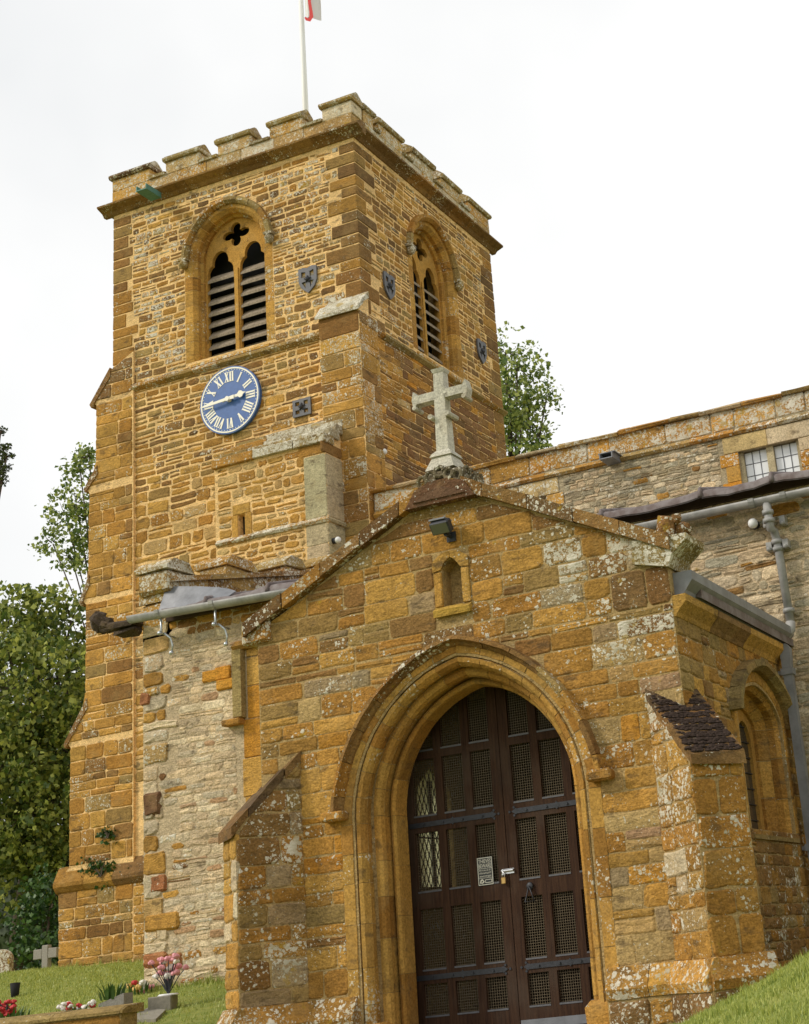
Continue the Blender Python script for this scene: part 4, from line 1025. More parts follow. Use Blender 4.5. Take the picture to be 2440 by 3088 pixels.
# ================================================================== PORCH
GAIN = .86
PX0, PX1 = -2.10, 2.04; PC = (PX0+PX1)/2; ZK, ZA = 3.74, 4.72
FP, FPE = south(0), east(PX1)
porch = thing('porch', (PC, 1.6, 0), 'gabled golden ironstone church porch with moulded pointed doorway and corner buttresses', 'church porch')
PM = Masonry(); mb = MB(); mb.mc = MORT_P
AR = Arch(-.02, 1.80, 1.31, 1.548, -.3); AR1 = Arch(-.02, 1.86, 1.10, 1.302, -.3); AR2 = Arch(-.02, 1.92, .90, 1.065, -.3)
gl = lambda t: PX0 if t < ZK else PX0+(t-ZK)/(ZA-ZK)*(PC-PX0)
gr = lambda t: PX1 if t < ZK else PX1-(t-ZK)/(ZA-ZK)*(PX1-PC)
nq0, nq1 = at(1342, 1834, 'y', 0), at(1395, 1680, 'y', 0)
NX0, NX1, NZ0, NZ1 = -.11, .085, 3.64, 4.08
niche = [(NX0, NZ0), (NX1, NZ0), (NX1, NZ1-.10), (NX1-.06, NZ1-.03), ((NX0+NX1)/2, NZ1), (NX0+.06, NZ1-.03), (NX0, NZ1-.10)]
# front wall: outer skin with niche, inner skin without
mb.prism(FP, [(PX0, -.5), (AR.cx-1.12, -.5)]+AR1.outline(1.12, 16, -.3)+[(AR.cx+1.12, -.5), (PX1, -.5), (PX1, ZK+.01), (PC, ZA+.045), (PX0, ZK+.01)], -.16, 0, [niche], MORT_P)
mb.prism(FP, [(PX0, -.5), (AR.cx-1.00, -.5)]+AR2.outline(1.00, 16, -.3)+[(AR.cx+1.00, -.5), (PX1, -.5), (PX1, ZK), (PC, ZA), (PX0, ZK)], -.60, -.161, (), MORT_P)
# side walls with windows
PWc, PWa = 2.14, .95
WE = Arch(PWc, 2.50, .95, .58, 1.47, 'ell'); 
wz = at(1285, 2450, 'x', PX0+.1)
FPW = Frame((PX0, 0, 0), (0, -1, 0), (-1, 0, 0))
wy0, wy1 = 2.2, 2.92
mb.prism(FPE, [(.6, -.5), (YA, -.5), (YA, 3.45), (.6, 3.45)], -.42, 0, [WE.outline(.70)], MORT_P)
wwin = [(-wy1, 1.40), (-wy0, 1.40), (-wy0, 2.40), (-(wy0+wy1)/2, 2.66), (-wy1, 2.40)]
mb.prism(FPW, [(-YA, -.5), (-.6, -.5), (-.6, 3.45), (-YA, 3.45)], -.35, 0, [wwin], MORT_P)
# diagonal buttresses
def diag(jx, ang, L_, w_, sgn):
    a = R(ang); d = Vector((sgn*math.cos(a), -math.sin(a), 0)); n_ = Vector((math.sin(a)*sgn, math.cos(a), 0))     # n_: towards the outer (side-wall) face
    return Vector((jx, 0, 0)), d, n_
lichp = lambda r: r.choice([0, .1, .2, .35, .5])
pcol_d = lambda p, r: tint([('ochre', 3), ('brown', 3), ('greygreen', 1), ('grey', 1), ('gold', .6)], r.choice([.1, .3, .5]), r)
pcol_g = lambda p, r: tint([('gold', 3), ('pale', 2), ('cream', 1), ('ochre', 1)], r.choice([.2, .4, .6]), r)
J1, D1, N1 = diag(-1.67, 50, .60, .45, -1)
J2, D2, N2 = diag(1.72, 45, .70, .46, 1)
ZB0, ZB1 = 1.92, 2.52
for (J, D, Nn, LL, ww, sgn) in ((J1, D1, N1, .60, .45, -1), (J2, D2, N2, .68, .45, 1)):
    # frame of the flank that faces the approach
    if sgn < 0: fl_ = Frame(J+D*LL, -D, D.cross(Vector((0, 0, 1))) * (1 if (D.cross(Vector((0, 0, 1)))).dot(Vector((1, -1, 0))) > 0 else -1))
    else: fl_ = Frame(J, D, (D.cross(Vector((0, 0, 1)))) * (1 if (D.cross(Vector((0, 0, 1)))).dot(Vector((-1, -1, 0))) > 0 else -1))
    outer = Frame(J+D*LL+Nn*(ww if sgn < 0 else 0), (-Nn if sgn < 0 else Nn), D)
    prof = [(0, -.5), (LL, -.5), (LL, ZB1), (0, ZB0)] if sgn < 0 else [(0, -.5), (LL, -.5), (LL, ZB0), (0, ZB1)]
    if sgn < 0: prof = [(0, -.5), (LL+.15, -.5), (LL+.15, ZB1+.10), (LL, ZB1), (0, ZB0)]
    mb.prism(fl_, prof, -ww, 0, (), MORT_P)
    slp = (lambda t: 0 if t < ZB0 else LL*(t-ZB0)/(ZB1-ZB0)) if sgn < 0 else 0
    slr = LL if sgn < 0 else (lambda t: LL if t < ZB0 else LL*(1-(t-ZB0)/(ZB1-ZB0)))
    masonry(PM, fl_, .42, ZB1-.03, slp, slr, [], (.13, .26), (.18, .5), .014, pcol_d if sgn < 0 else pcol_g, .012, .006, .1, 0, .006, .15, name='buttress_stone')
    masonry(PM, outer, .42, ZB0-.02, 0, ww, [], (.2, .32), (.2, .5), .014, (lambda p, r: tint([('gold', 3), ('cream', 1)], .1, r)) if sgn < 0 else (lambda p, r: tint([('ochre', 3), ('gold', 2), ('brown', 1)], r.choice([.1, .3]), r)), .014, .006, .1, 0, .006, .15, name='buttress_stone')
    # sloping weathering slab
    sf = Frame(J+Nn*(ww/2), D, Nn); th = .07
    for k in range(4):
        a0, a1 = (LL+.05)*k/4, (LL+.05)*(k+1)/4; za_, zb_ = ZB1-(ZB1-ZB0)*a0/LL, ZB1-(ZB1-ZB0)*a1/LL
        b = MB().prism(sf, [(a0+.003, za_-.02), (a1-.003, zb_-.02), (a1-.003, zb_+th), (a0+.003, za_+th)], -ww/2-.015, ww/2+.015)
        PM.add([v_+Vector((rnd.uniform(-.006, .006), rnd.uniform(-.006, .006), rnd.uniform(-.01, .01))) for v_ in b.v], b.f, tint([('brown', 1), ('dark', 1)], .12), 'weathering_stone')
    # plinth of the buttress: sloped offset and base
    for fr_, s0, s1 in ((fl_, -.06 if sgn < 0 else -.02, LL+.02 if sgn < 0 else LL+.06), (outer, -.06, ww+.06)):
        b = MB().bar(fr_, [(-.02, .20), (.09, .20), (.11, .27), (.02, .43), (-.02, .43)], s0, s1, j=.006); PM.add(b.v, b.f, tint([('ochre', 2), ('gold', 1)], .55), 'plinth_stone')
        masonry(PM, Frame(fr_.P(0, 0, .07), fr_.S, fr_.N), -.3, .195, s0, s1, [], (.13, .2), (.25, .5), .014, lambda p, r: tint([('ochre', 2), ('brown', 2)], .4, r), .014, .008, .1, 0, .006, .15, name='plinth_stone')
        mb.box(fr_, s0, s1, -.5, .2, -.1, .07, MORT_P)
# moss pads on the right buttress slope
mo = thing('moss', J2+D2*.3+N2*.25+Vector((0, 0, 2.3)), 'dark brown dried moss covering the sloping top of the right porch buttress', 'moss')
for k in range(900):
    a, b_ = rnd.uniform(.08, .70), rnd.uniform(.0, .44); a = .075*round(a/.075)+rnd.uniform(-.028, .028); p = J2+D2*a+N2*b_+Vector((0, 0, ZB1-(ZB1-ZB0)*a/.68+.064))
    mk = mk if k else MB(); mk.ball(p, rnd.uniform(.014, .030), None, 0, 6, 4, (1.2, 1.2, .6))
    if k == 0: mk = MB().ball(p, .04, None, 0, 7, 5, (1.2, 1.2, .55))
meta(mk.build('moss_pads', MOSS, mo, tint=False), kind='stuff')

# front masonry
def pcol(p, r):
    x, z = p
    l_ = .10+.40*sstep(2.6, 3.8, z)*sstep(-.4, 1.6, x)+.22*sstep(.6, 2.0, x)*sstep(1.0, 2.0, z)
    li = max(0, r.gauss(l_, .16)) if r.random() < .85 else 0
    if z > 3.0: return tint([('ochre', 3.2), ('brown', 2.2), ('gold', 1.8), ('greygreen', 1.4), ('dark', .45), ('grey', .5)], li, r)
    if x > 1.0: return tint([('gold', 3), ('ochre', 2), ('pale', 2), ('grey', .8), ('orange', .6), ('pink', .1)], li, r)
    return tint([('gold', 3.4), ('ochre', 3), ('orange', 1.2), ('pale', 1.2), ('greygreen', 1), ('brown', .5)], li, r)
nh = lambda t: (NX0-.085, NX1+.085) if NZ0-.10 < t < NZ1+.03 else None
bl = lambda t: (max(PX0-.1, -1.67-(ZB1+.05-t)*.60/.60/.643), -1.69) if t < ZB1+.04 else None
br = lambda t: (1.74, min(PX1+.1, 1.72+(ZB1+.05-t)*.68/.60/.707)) if t < ZB1+.04 else None
for ta, tb_, rr_ in ((.44, 3.28, gr), (3.285, 3.615, 1.495), (3.62, ZA-.02, gr)):
    masonry(PM, FP, ta, tb_, gl, rr_, [AR.hole(1.24), nh, bl, br], (.11, .23), (.16, .54), .013, pcol, .008, .005, .14, .0015, .004, .14)
masonry(PM, FP, 3.285, 3.615, 1.50, PX1, [], (.33, .34), (.28, .42), .012, lambda p, r: tint([('brown', 1)] if p[0] > 1.6 else [('ochre', 1)], .3, r), .014, .004, 0)
for s0, s1 in ((-1.75, AR.cx-1.16), (AR.cx+1.16, 1.78)):
    run_profile(PM, FP, [(-.02, .19), (.09, .19), (.11, .27), (.02, .43), (-.02, .43)], s0, s1, (.35, .6), lambda r: tint([('ochre', 2), ('gold', 1)], .5, r), 'plinth_stone', j=.006)
    masonry(PM, Frame(FP.P(0, 0, .07), FP.S, FP.N), -.3, .185, s0, s1, [], (.13, .2), (.2, .45), .014, lambda p, r: tint([('ochre', 2), ('brown', 2)], .4, r), .014, .01, .1, 0, .008, .2, name='plinth_stone')
    mb.box(FP, s0, s1, -.5, .19, -.05, .07, MORT_P)
# door arch: three moulded orders and a hood
ac = lambda r: tint([('gold', 5), ('ochre', 2.2)], r.choice([0, 0, 0, .08]), r, .1)
ac2 = lambda r: tint([('gold', 5), ('ochre', 2)], r.choice([0, .1, .3]), r, .12)
RA = [(1.255, .010), (1.145, .010), (1.137, -.03), (1.117, -.032), (1.10, .002), (1.065, -.004), (1.04, -.04), (1.03, -.07), (1.05, -.10), (1.05, -.215), (1.255, -.215)]
RB = [(1.14, -.22), (1.03, -.22), (1.012, -.15), (.975, -.14), (.945, -.16), (.93, -.20), (.955, -.235), (.955, -.36), (1.14, -.36)]
RCc = [(1.1, -.365), (.945, -.365), (.93, -.305), (.905, -.292), (.885, -.315), (.88, -.35), (.88, -.50), (1.1, -.50)]
PM2 = Masonry()
arch_order(PM2, AR1, FP, RA, 8, ac2, z0=0.0, hts=(.22, .40), mort=mb, gap=.006, jit=.004)
arch_order(PM2, AR2, FP, RB, 7, ac, z0=0.0, hts=(.28, .46), mort=mb, gap=.005, jit=.002)
arch_order(PM2, AR2, FP, RCc, 5, ac, z0=0.0, hts=(.3, .55), mort=mb, gap=.004, jit=.002)
HD = [(1.225, .0), (1.235, .035), (1.262, .055), (1.275, .115), (1.31, .105), (1.318, .0)]
arch_order(PM, AR, FP, HD, 7, lambda r: tint([('brown', 3), ('greygreen', 1), ('ochre', 1)], r.uniform(.05, .3), r), jambs=False, name='hood_stone', gap=.004, jit=.004, fmin=.085)
for sd in (-1, 1):
    a, b_ = sorted((AR.cx+sd*1.17, AR.cx+sd*1.40)); m = MB().block(FP, a, b_, 1.90, 1.99, 0, .13, .02, .006); PM.add(m.v, m.f, tint([('ochre', 1)], .4), 'carved_stop')
# eroded foot of the jambs
for sd in (-1, 1):
    for z0, z1, k in ((-.02, .20, .0),):
        m = MB().block(FP, *sorted((AR.cx+sd*.93, AR.cx+sd*1.27)), z0, z1, -.28, .03, .04, .012); PM.add(m.v, m.f, tint([('gold', 1), ('ochre', 1)], .1), 'jamb_base_stone')
# niche
for a, b_, c, d in ((NX0-.085, NX0, NZ0, NZ1-.12), (NX1, NX1+.085, NZ0, NZ1-.12)):
    m = MB().block(FP, a+.003, b_-.002, c, d, -.14, .022, .008, .003); PM.add(m.v, m.f, tint([('gold', 1)], .05), 'niche_stone')
for sd in (-1, 1):
    cxn = (NX0+NX1)/2
    pts = [(cxn+sd*.182, NZ1-.115), (cxn+sd*.182, NZ1-.02), (cxn+sd*.09, NZ1+.045), (cxn+sd*.003, NZ1+.06), (cxn+sd*.003, NZ1), (cxn+sd*.05, NZ1-.03), (cxn+sd*.0975, NZ1-.10)]
    m = MB().prism(FP, pts, -.14, .024); PM.add(m.v, m.f, tint([('gold', 1)], .15), 'niche_stone')
m = MB().bar(FP, [(-.14, NZ0-.06), (.05, NZ0-.10), (.06, NZ0-.04), (.0, NZ0-.0), (-.14, NZ0+.01)], NX0-.085, NX1+.085, j=.004); PM.add(m.v, m.f, (.42, .26, .05, .0), 'niche_sill')
# gable coping and kneelers
def coping(sd):
    x0 = PX0-.10 if sd < 0 else PX1+.06; cxn = PC; L_ = abs(cxn-x0); n = 5
    for k in range(n):
        f0, f1 = k/n, (k+1)/n
        if k == n-1: f1 = .90
        xa, xb = x0+(cxn-x0)*f0, x0+(cxn-x0)*f1; z = lambda x: ZK-.02+(ZA-ZK+.06)*abs(x-x0)/L_
        pts = [(xa, z(xa)), (xb, z(xb)), (xb, z(xb)+.13), (xa, z(xa)+.13)]
        d = .004*(1 if xb > xa else -1); pts = [(pts[0][0]+d, pts[0][1]), (pts[1][0]-d, pts[1][1]), (pts[2][0]-d, pts[2][1]), (pts[3][0]+d, pts[3][1])]
        b = MB().prism(FP, pts, -.40, .09); PM.add([v_+Vector((rnd.uniform(-.006, .006), rnd.uniform(-.006, .006), rnd.uniform(-.008, .008))) for v_ in b.v], b.f, tint([('brown', 2), ('dark', 1.5), ('ochre', .6)], rnd.uniform(.3, .6)), 'coping_stone')
coping(-1); coping(1)
zt = ZA+.02
b = MB().prism(FP, [(PC-.36, ZA-.14), (PC+.36, ZA-.14), (PC+.25, ZA+.02), (PC+.10, ZA+.075), (PC-.10, ZA+.075), (PC-.25, ZA+.02)], -.40, .11); PM.add(b.v, b.f, tint([('purple', 1), ('brown', 1)], .3), 'saddle_stone')
b = MB().prism(FP, [(PC-.27, ZA-.10), (PC+.27, ZA-.10), (PC+.0, ZA+.02)], .0, .125); PM.add(b.v, b.f, tint([('purple', 1)], .1), 'saddle_stone')
# right kneeler: flared stone with carved weathered finial
m = MB().prism(FP, [(PX1-.30, ZK-.08), (PX1+.02, ZK-.16), (PX1+.06, ZK-.06), (PX1+.20, ZK+.05), (PX1+.21, ZK+.10), (PX1-.28, ZK+.12)], -.42, .06); PM.add(m.v, m.f, tint([('ochre', 1), ('greygreen', 1)], .7), 'kneeler')
m = MB(); m.block(FP, PX1-.07, PX1+.09, ZK+.10, ZK+.29, -.30, .04, .03, .015); m.ball((PX1+.12, .06, ZK+.17), .06); m.ball((PX1+.12, .0, ZK+.25), .045); m.ball((PX1+.12, .18, ZK+.2), .06); m.ball((PX1+.11, .26, ZK+.14), .05)
m.v = [v_+Vector((rnd.uniform(-.012, .012), rnd.uniform(-.012, .012), rnd.uniform(-.012, .012))) for v_ in m.v]
PM.add(m.v, m.f, tint([('brown', 1)], .5), 'kneeler')
m = MB().block(FP, PX0-.16, PX0+.16, ZK-.10, ZK+.12, -.4, .05, .03, .01); PM.add(m.v, m.f, tint([('ochre', 1)], .7), 'kneeler')
m = MB().box(FP, PX1-.6, PX1-.1, 3.1, 3.12, -.1, -.05)
# carved cresting under the cross
cb = MB()
for k in (-2, -1, 0, 1, 2):
    cc = Vector((PC+k*.092, -.07, ZA+.165-abs(k)*.035)); cb.tube([cc+Vector((.045*math.cos(a*.8+k), .01*math.sin(a), .052*math.sin(a*.8+k))) for a in range(8)], .020, 7)
for k in (0, 1, 2, 3):
    cc = Vector((PC+.235, -.0+k*.10, ZA+.125)); cb.tube([cc+Vector((.01*math.sin(a), .040*math.cos(a*.8+k), .052*math.sin(a*.8+k))) for a in range(8)], .018, 7)
cb.block(FP, PC-.20, PC+.20, ZA+.06, ZA+.20, -.38, .03, .03, .01)
PM.add(cb.v, cb.f, (.17, .14, .085, .35), 'carved_cresting')

# east wall
pe = lambda p, r: tint([('greygreen', 2.5), ('ochre', 2), ('gold', 1.4), ('grey', 1), ('brown', 1)], r.choice([0, 0, .1]), r) if p[1] > 1.6 else tint([('ochre', 2), ('brown', 3), ('greygreen', 1)], r.choice([.1, .2, .4]), r)
masonry(PM, FPE, .2, 3.20, .0, YA, [WE.hole(.80, 1.35), lambda t: (-.1, .42) if t < 2.1 else None], (.10, .18), (.14, .36), .012, pe, .012, .006, .12, .002, .005, .15)
w1 = [(.84, .008), (.74, .008), (.66, -.07), (.66, -.14), (.84, -.14)]; w2 = [(.80, -.144), (.66, -.144), (.56, -.23), (.56, -.34), (.80, -.34)]
arch_order(PM, WE, FPE, w1, 5, ac, z0=1.47, hts=(.28, .42), name='window_jamb_stone', mort=mb)
arch_order(PM, WE, FPE, w2, 4, ac, z0=1.47, hts=(.28, .42), name='window_jamb_stone', mort=mb)
arch_order(PM, WE, FPE, [(.84, 0), (.84, .06), (.88, .13), (.95, .12), (.96, 0)], 4, lambda r: tint([('greygreen', 1)], .0, r), jambs=False, name='hood_stone')
m = MB().bar(FPE, [(-.36, 1.38), (.03, 1.38), (.03, 1.42), (-.30, 1.50), (-.36, 1.50)], PWc-.72, PWc+.72); PM.add(m.v, m.f, tint([('greygreen', 1)], .1), 'window_sill')
tr = []
for sd in (-1, 1):
    cx = PWc+sd*.27; pts = [(cx-.19, 1.52), (cx+.19, 1.52), (cx+.19, 2.35)]+[(cx+.19*math.cos(math.pi*k/10), 2.35+.22*math.sin(math.pi*k/10)) for k in range(1, 10)]+[(cx-.19, 2.35)]
    tr.append(pts)
ew = MB().prism(FPE, WE.outline(.565, 12, 1.47), -.32, -.26, tr, tint([('gold', 1)], 0)).build('window', SMOOTH, porch)
MB().box(FPE, PWc-.5, PWc+.5, 1.5, 2.7, -.30, -.295).build('glazing', DARKG, ew, tint=False)
b = MB()
for k in range(7): b.tube([FPE.P(PWc-.48, 1.62+.15*k, -.285), FPE.P(PWc+.48, 1.62+.15*k, -.285)], .006, 5)
b.build('saddle_bars', IRON, ew, tint=False)
# cornice under the box gutter
run_profile(PM, FPE, [(-.02, 3.16), (.02, 3.16), (.04, 3.20), (.12, 3.28), (.12, 3.34), (-.02, 3.34)], .0, YA, (.7, 1.0), lambda r: tint([('gold', 2), ('brown', 1)], .0, r), 'cornice_stone')
# west window (seen lit through the gate): diamond leaded light
FPWi = Frame((PX0+.35, 0, 0), (0, 1, 0), (1, 0, 0))
ww = thing  # keep name
GL2 = bpy.data.materials.new('greenish_quarry'); GL2.use_nodes = True; ns_, ln_ = GL2.node_tree.nodes, GL2.node_tree.links
t1 = ns_.new('ShaderNodeBsdfTranslucent'); t1.inputs[0].default_value = (.46, .48, .30, 1); ms_ = ns_.new('ShaderNodeMixShader'); ms_.inputs[0].default_value = .75
ns_['Principled BSDF'].inputs['Transmission Weight'].default_value = .9; ns_['Principled BSDF'].inputs['Roughness'].default_value = .3
ln_.new(ns_['Principled BSDF'].outputs[0], ms_.inputs[1]); ln_.new(t1.outputs[0], ms_.inputs[2]); ln_.new(ms_.outputs[0], ns_['Material Output'].inputs[0])
b = MB().add([FPW.P(-wy1, 1.40, -.29), FPW.P(-wy0, 1.40, -.29), FPW.P(-wy0, 2.68, -.29), FPW.P(-wy1, 2.68, -.29)], [(0, 1, 2, 3)]); wo = b.build('window', GL2, porch, tint=False)
b = MB(); x = -2.2
for k in range(-14, 22):
    for sg in (1, -1):
        pts = []
        for t_ in (1.40, 2.66):
            yy = wy0+.09*k+sg*(t_-1.40)*.55; pts.append((yy, t_))
        # clip to the opening
        (ya_, ta), (yb_, tb) = pts; cl = []
        for i in range(41):
            yy = ya_+(yb_-ya_)*i/40; t_ = ta+(tb-ta)*i/40
            if wy0 < yy < wy1: cl.append((yy, t_))
        if len(cl) > 1: b.tube([(PX0+.30, cl[0][0], cl[0][1]), (PX0+.30, cl[-1][0], cl[-1][1])], .006, 4)
b.tube([(PX0+.31, wy0, 1.9), (PX0+.31, wy1, 1.9)], .010, 5); b.box(FPWi, (wy0+wy1)/2-.03, (wy0+wy1)/2+.03, 1.4, 2.5, -.08, -.04)
b.build('lead_came', CAME, wo, tint=False)
# interior: floor, back wall, inner door
MB().box(WORLD, PX0+.3, PX1-.4, -.25, -.02, -YA-.1, .12).build('floor', FLOORM, porch, tint=False)
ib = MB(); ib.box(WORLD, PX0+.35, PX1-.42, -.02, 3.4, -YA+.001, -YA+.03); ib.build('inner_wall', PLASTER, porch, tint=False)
idr = MB(); 
for k in range(7): idr.box(south(YA-.04), -.62+k*.18, -.445+k*.18, 0, 2.2, 0, .03)
idr.build('inner_door', WOOD, porch, tint=False)
# roof slabs of the porch
for sd in (-1, 1):
    b = MB(); xe = PX0-.05 if sd < 0 else PX1+.14; z0, z1 = 3.44, 4.45
    frr = Frame((0, .38, 0), (1, 0, 0), (0, 1, 0))
    vs = [Vector((xe, .38, z0)), Vector((PC, .38, z1)), Vector((PC, YA+.0, z1)), Vector((xe, YA, z0))]
    vs += [v_-Vector((0, 0, .08)) for v_ in vs]
    b.add(vs, [(0, 1, 2, 3), (7, 6, 5, 4), (0, 4, 5, 1), (1, 5, 6, 2), (2, 6, 7, 3), (3, 7, 4, 0)]).build('roof', LEAD, porch, tint=False)
mb.build('wall', STONE, porch)
PM.flush(porch, STONE); PM2.flush(porch, SMOOTH)
# jutting white stone beside the left buttress slab is part of the aisle rubble
# ---- gates
def gate(x0, x1, sgn):
    yg = .66; fr = Frame((0, yg, 0), (1, 0, 0), (0, -1, 0)); rows = [(.18, .46), (.57, 1.10), (1.24, 1.77), (1.91, 2.43), (2.50, 3.02)]
    cols = [(.10, .305), (.385, .60), (.68, .92)]
    cols = [(sgn*a, sgn*b) if sgn > 0 else (-b, -a) for a, b in cols]
    hl = [[(a, c), (b, c), (b, d), (a, d)] for a, b in cols for c, d in rows]
    g_ = MB().prism(fr, [(min(x0, x1), .01), (max(x0, x1), .01), (max(x0, x1), 3.15), (min(x0, x1), 3.15)], -.055, 0, hl).build('gate', WOOD, porch, tint=False)
    for a, b in cols:
        for c, d in rows:
            m = MB(); nx_ = int(round((b-a)/.0225)); nz_ = int(round((d-c)/.0225)); h_ = .0012
            for i in range(nx_+1): xx = a+(b-a)*i/nx_; m.box(fr, xx-h_, xx+h_, c, d, -.032, -.0295)
            for i in range(nz_+1): zz = c+(d-c)*i/nz_; m.box(fr, a, b, zz-h_, zz+h_, -.0292, -.0267)
            m.build('wire_mesh', WIRE, g_, tint=False)
            m = MB(); m.box(fr, a+.001, b-.001, c+.001, c+.016, -.028, .004); m.build('bead', PLATE, g_, tint=False)
    for z in (.515, 1.84):
        e, s_ = sgn*.12, sgn*.98; a, b = sorted((e, s_)); m = MB(); m.box(fr, a, b, z-.022, z+.022, 0, .008)
        for k in range(3):
            th = math.pi/2*(k-1); cx = e-sgn*.02; pp = [(cx-sgn*.045*math.cos(th)+.012*math.cos(q_*math.pi/3), z+.035*math.sin(th)+.012*math.sin(q_*math.pi/3)) for q_ in range(6)]; m.prism(fr, pp, 0, .007+k*.0003)
        m.prism(fr, [(e-sgn*.045, z), (e, z-.03), (e+sgn*.02, z), (e, z+.03)][::(1 if sgn > 0 else -1)], 0, .0075)
        for xx in (.22, .42, .62, .82): m.tube([fr.P(sgn*xx, z, .006), fr.P(sgn*xx, z, .018)], .012, 8)
        m.prism(fr, [(sgn*.52-.03, z), (sgn*.52, z-.035), (sgn*.52+.03, z), (sgn*.52, z+.035)], 0, .0095)
        m.build('strap_hinge', IRON, g_, tint=False)
    return g_, fr
gl_, gf = gate(-1.0, -.004, -1); gr_, gf = gate(.004, 1.0, 1)
MB().box(gf, .01, .98, .012, .085, .0, .006).build('kick_plate', ZINC, gr_, tint=False)
b = MB().box(gf, -.012, .012, .02, 3.1, -.01, -.052); b.build('meeting_strip', WOOD, gl_, tint=False)
# ring handle
hx, hz = at(1598, 2672, 'y', .65).x, at(1598, 2672, 'y', .65).z
b = MB(); b.ball(gf.P(hx, hz, .01), .035, None, 0, 10, 6, (1, .4, 1)); b.tube([gf.P(hx, hz, .03), gf.P(hx-.045, hz-.13, .035), gf.P(hx+.045, hz-.13, .035), gf.P(hx, hz, .03)], .006, 7)
b.build('handle', IRON, gr_, True, tint=False)
bp = at(1531, 2627, 'y', .65)
b = MB(); b.box(gf, bp.x-.055, bp.x+.06, bp.z-.022, bp.z+.022, .0, .004); b.tube([gf.P(bp.x-.055, bp.z+.006, .016), gf.P(bp.x+.06, bp.z+.006, .016)], .013, 10); b.box(gf, bp.x-.045, bp.x-.035, bp.z-.03, bp.z+.02, .004, .03)
b.build('bolt', STEEL, gr_, tint=False)
pd = thing('padlock', gf.P(bp.x-.04, bp.z-.09, .03), 'small brass padlock hanging from the gate bolt', 'padlock')
px_, pz_ = bp.x-.038, bp.z-.075
MB().block(gf, px_-.020, px_+.020, pz_-.03, pz_+.025, .018, .036, .004, .0005).build('body', BRASS, pd, tint=False)
MB().tube([gf.P(px_-.013, pz_+.02, .027), gf.P(px_-.013, pz_+.055, .027), gf.P(px_, pz_+.068, .027), gf.P(px_+.013, pz_+.055, .027), gf.P(px_+.013, pz_+.02, .027)], .004, 8).build('shackle', STEEL, pd, True, tint=False)
# warning sign
sg0 = at(1463, 2627, 'y', .652); sw, sh = .155, .245
sg = thing('warning_sign', gf.P(sg0.x, sg0.z-sh/2, .01), 'small black and white thieves beware sign fixed to the left gate leaf', 'sign')
SX, SZ = sg0.x, sg0.z
MB().box(gf, SX-sw/2, SX+sw/2, SZ-sh/2, SZ+sh/2, .001, .006).build('board', simple('sign_black', (.02, .022, .022), .4), sg, tint=False)
CRM = simple('sign_print', (.62, .60, .50), .5)
def rrect(x0, x1, z0, z1): return [(x0, z0), (x1, z0), (x1, z1), (x0, z1)]
b = MB().prism(gf, rrect(SX-sw/2+.004, SX+sw/2-.004, SZ-sh/2+.004, SZ+sh/2-.004), .006, .0072, [rrect(SX-sw/2+.010, SX+sw/2-.010, SZ-sh/2+.010, SZ+sh/2-.010)])
b.box(gf, SX-.066, SX+.066, SZ+.022, SZ+.025, .006, .0072); b.box(gf, SX-.066, SX+.066, SZ-.060, SZ-.057, .006, .0072)
# emblem and box of the lowest panel
b.prism(gf, rrect(SX-.005, SX+.062, SZ-.102, SZ-.072), .006, .0072, [rrect(SX+.000, SX+.057, SZ-.097, SZ-.077)])
b.prism(gf, [(SX-.06, SZ-.1), (SX-.03, SZ-.105), (SX-.012, SZ-.09), (SX-.03, SZ-.066), (SX-.05, SZ-.07)], .006, .0072, [[(SX-.048, SZ-.093), (SX-.034, SZ-.095), (SX-.026, SZ-.087), (SX-.036, SZ-.077)]])
b.build('border', CRM, sg, tint=False)
def text(body, x, z, w_, h, fr, n_, mat, par, name='lettering'):
    cu = bpy.data.curves.new('t', 'FONT'); cu.body = body; cu.extrude = .0004; cu.resolution_u = 2; ob = bpy.data.objects.new('t', cu); COL.objects.link(ob)
    bpy.context.view_layer.update(); me = bpy.data.meshes.new_from_object(ob.evaluated_get(bpy.context.evaluated_depsgraph_get()))
    vs = np.array([v_.co[:] for v_ in me.vertices]); fs = [tuple(p.vertices) for p in me.polygons]; bpy.data.objects.remove(ob); bpy.data.curves.remove(cu)
    mn, mxx = vs.min(0), vs.max(0); vv = [fr.P(x+(q_[0]-mn[0])/(mxx[0]-mn[0])*w_, z+(q_[1]-mn[1])/(mxx[1]-mn[1])*h, n_+q_[2]) for q_ in vs]
    bpy.data.meshes.remove(me); return link(name, vv, fs, mat, par)
text('THIEVES', SX-.062, SZ+.070, .124, .034, gf, .0070, CRM, sg); text('BEWARE', SX-.062, SZ+.030, .124, .034, gf, .0070, CRM, sg)
b = MB()                                       # three lines of small print, too small to read in the photograph
for zz, hh in ((0.001, .014), (-.024, .017), (-.050, .014)):
    xx = SX-.058
    while xx < SX+.052:
        ww_ = rnd.uniform(.0022, .0036); b.box(gf, xx, xx+ww_, SZ+zz, SZ+zz+hh*rnd.uniform(.75, 1), .006, .0072)
        if rnd.random() < .6: z2 = SZ+zz+hh*rnd.choice([.05, .45, .75]); b.box(gf, xx+ww_, xx+ww_+.0045, z2, z2+.0028, .006, .0071)
        xx += rnd.uniform(.0075, .0115)
b.build('small_print', CRM, sg, tint=False)

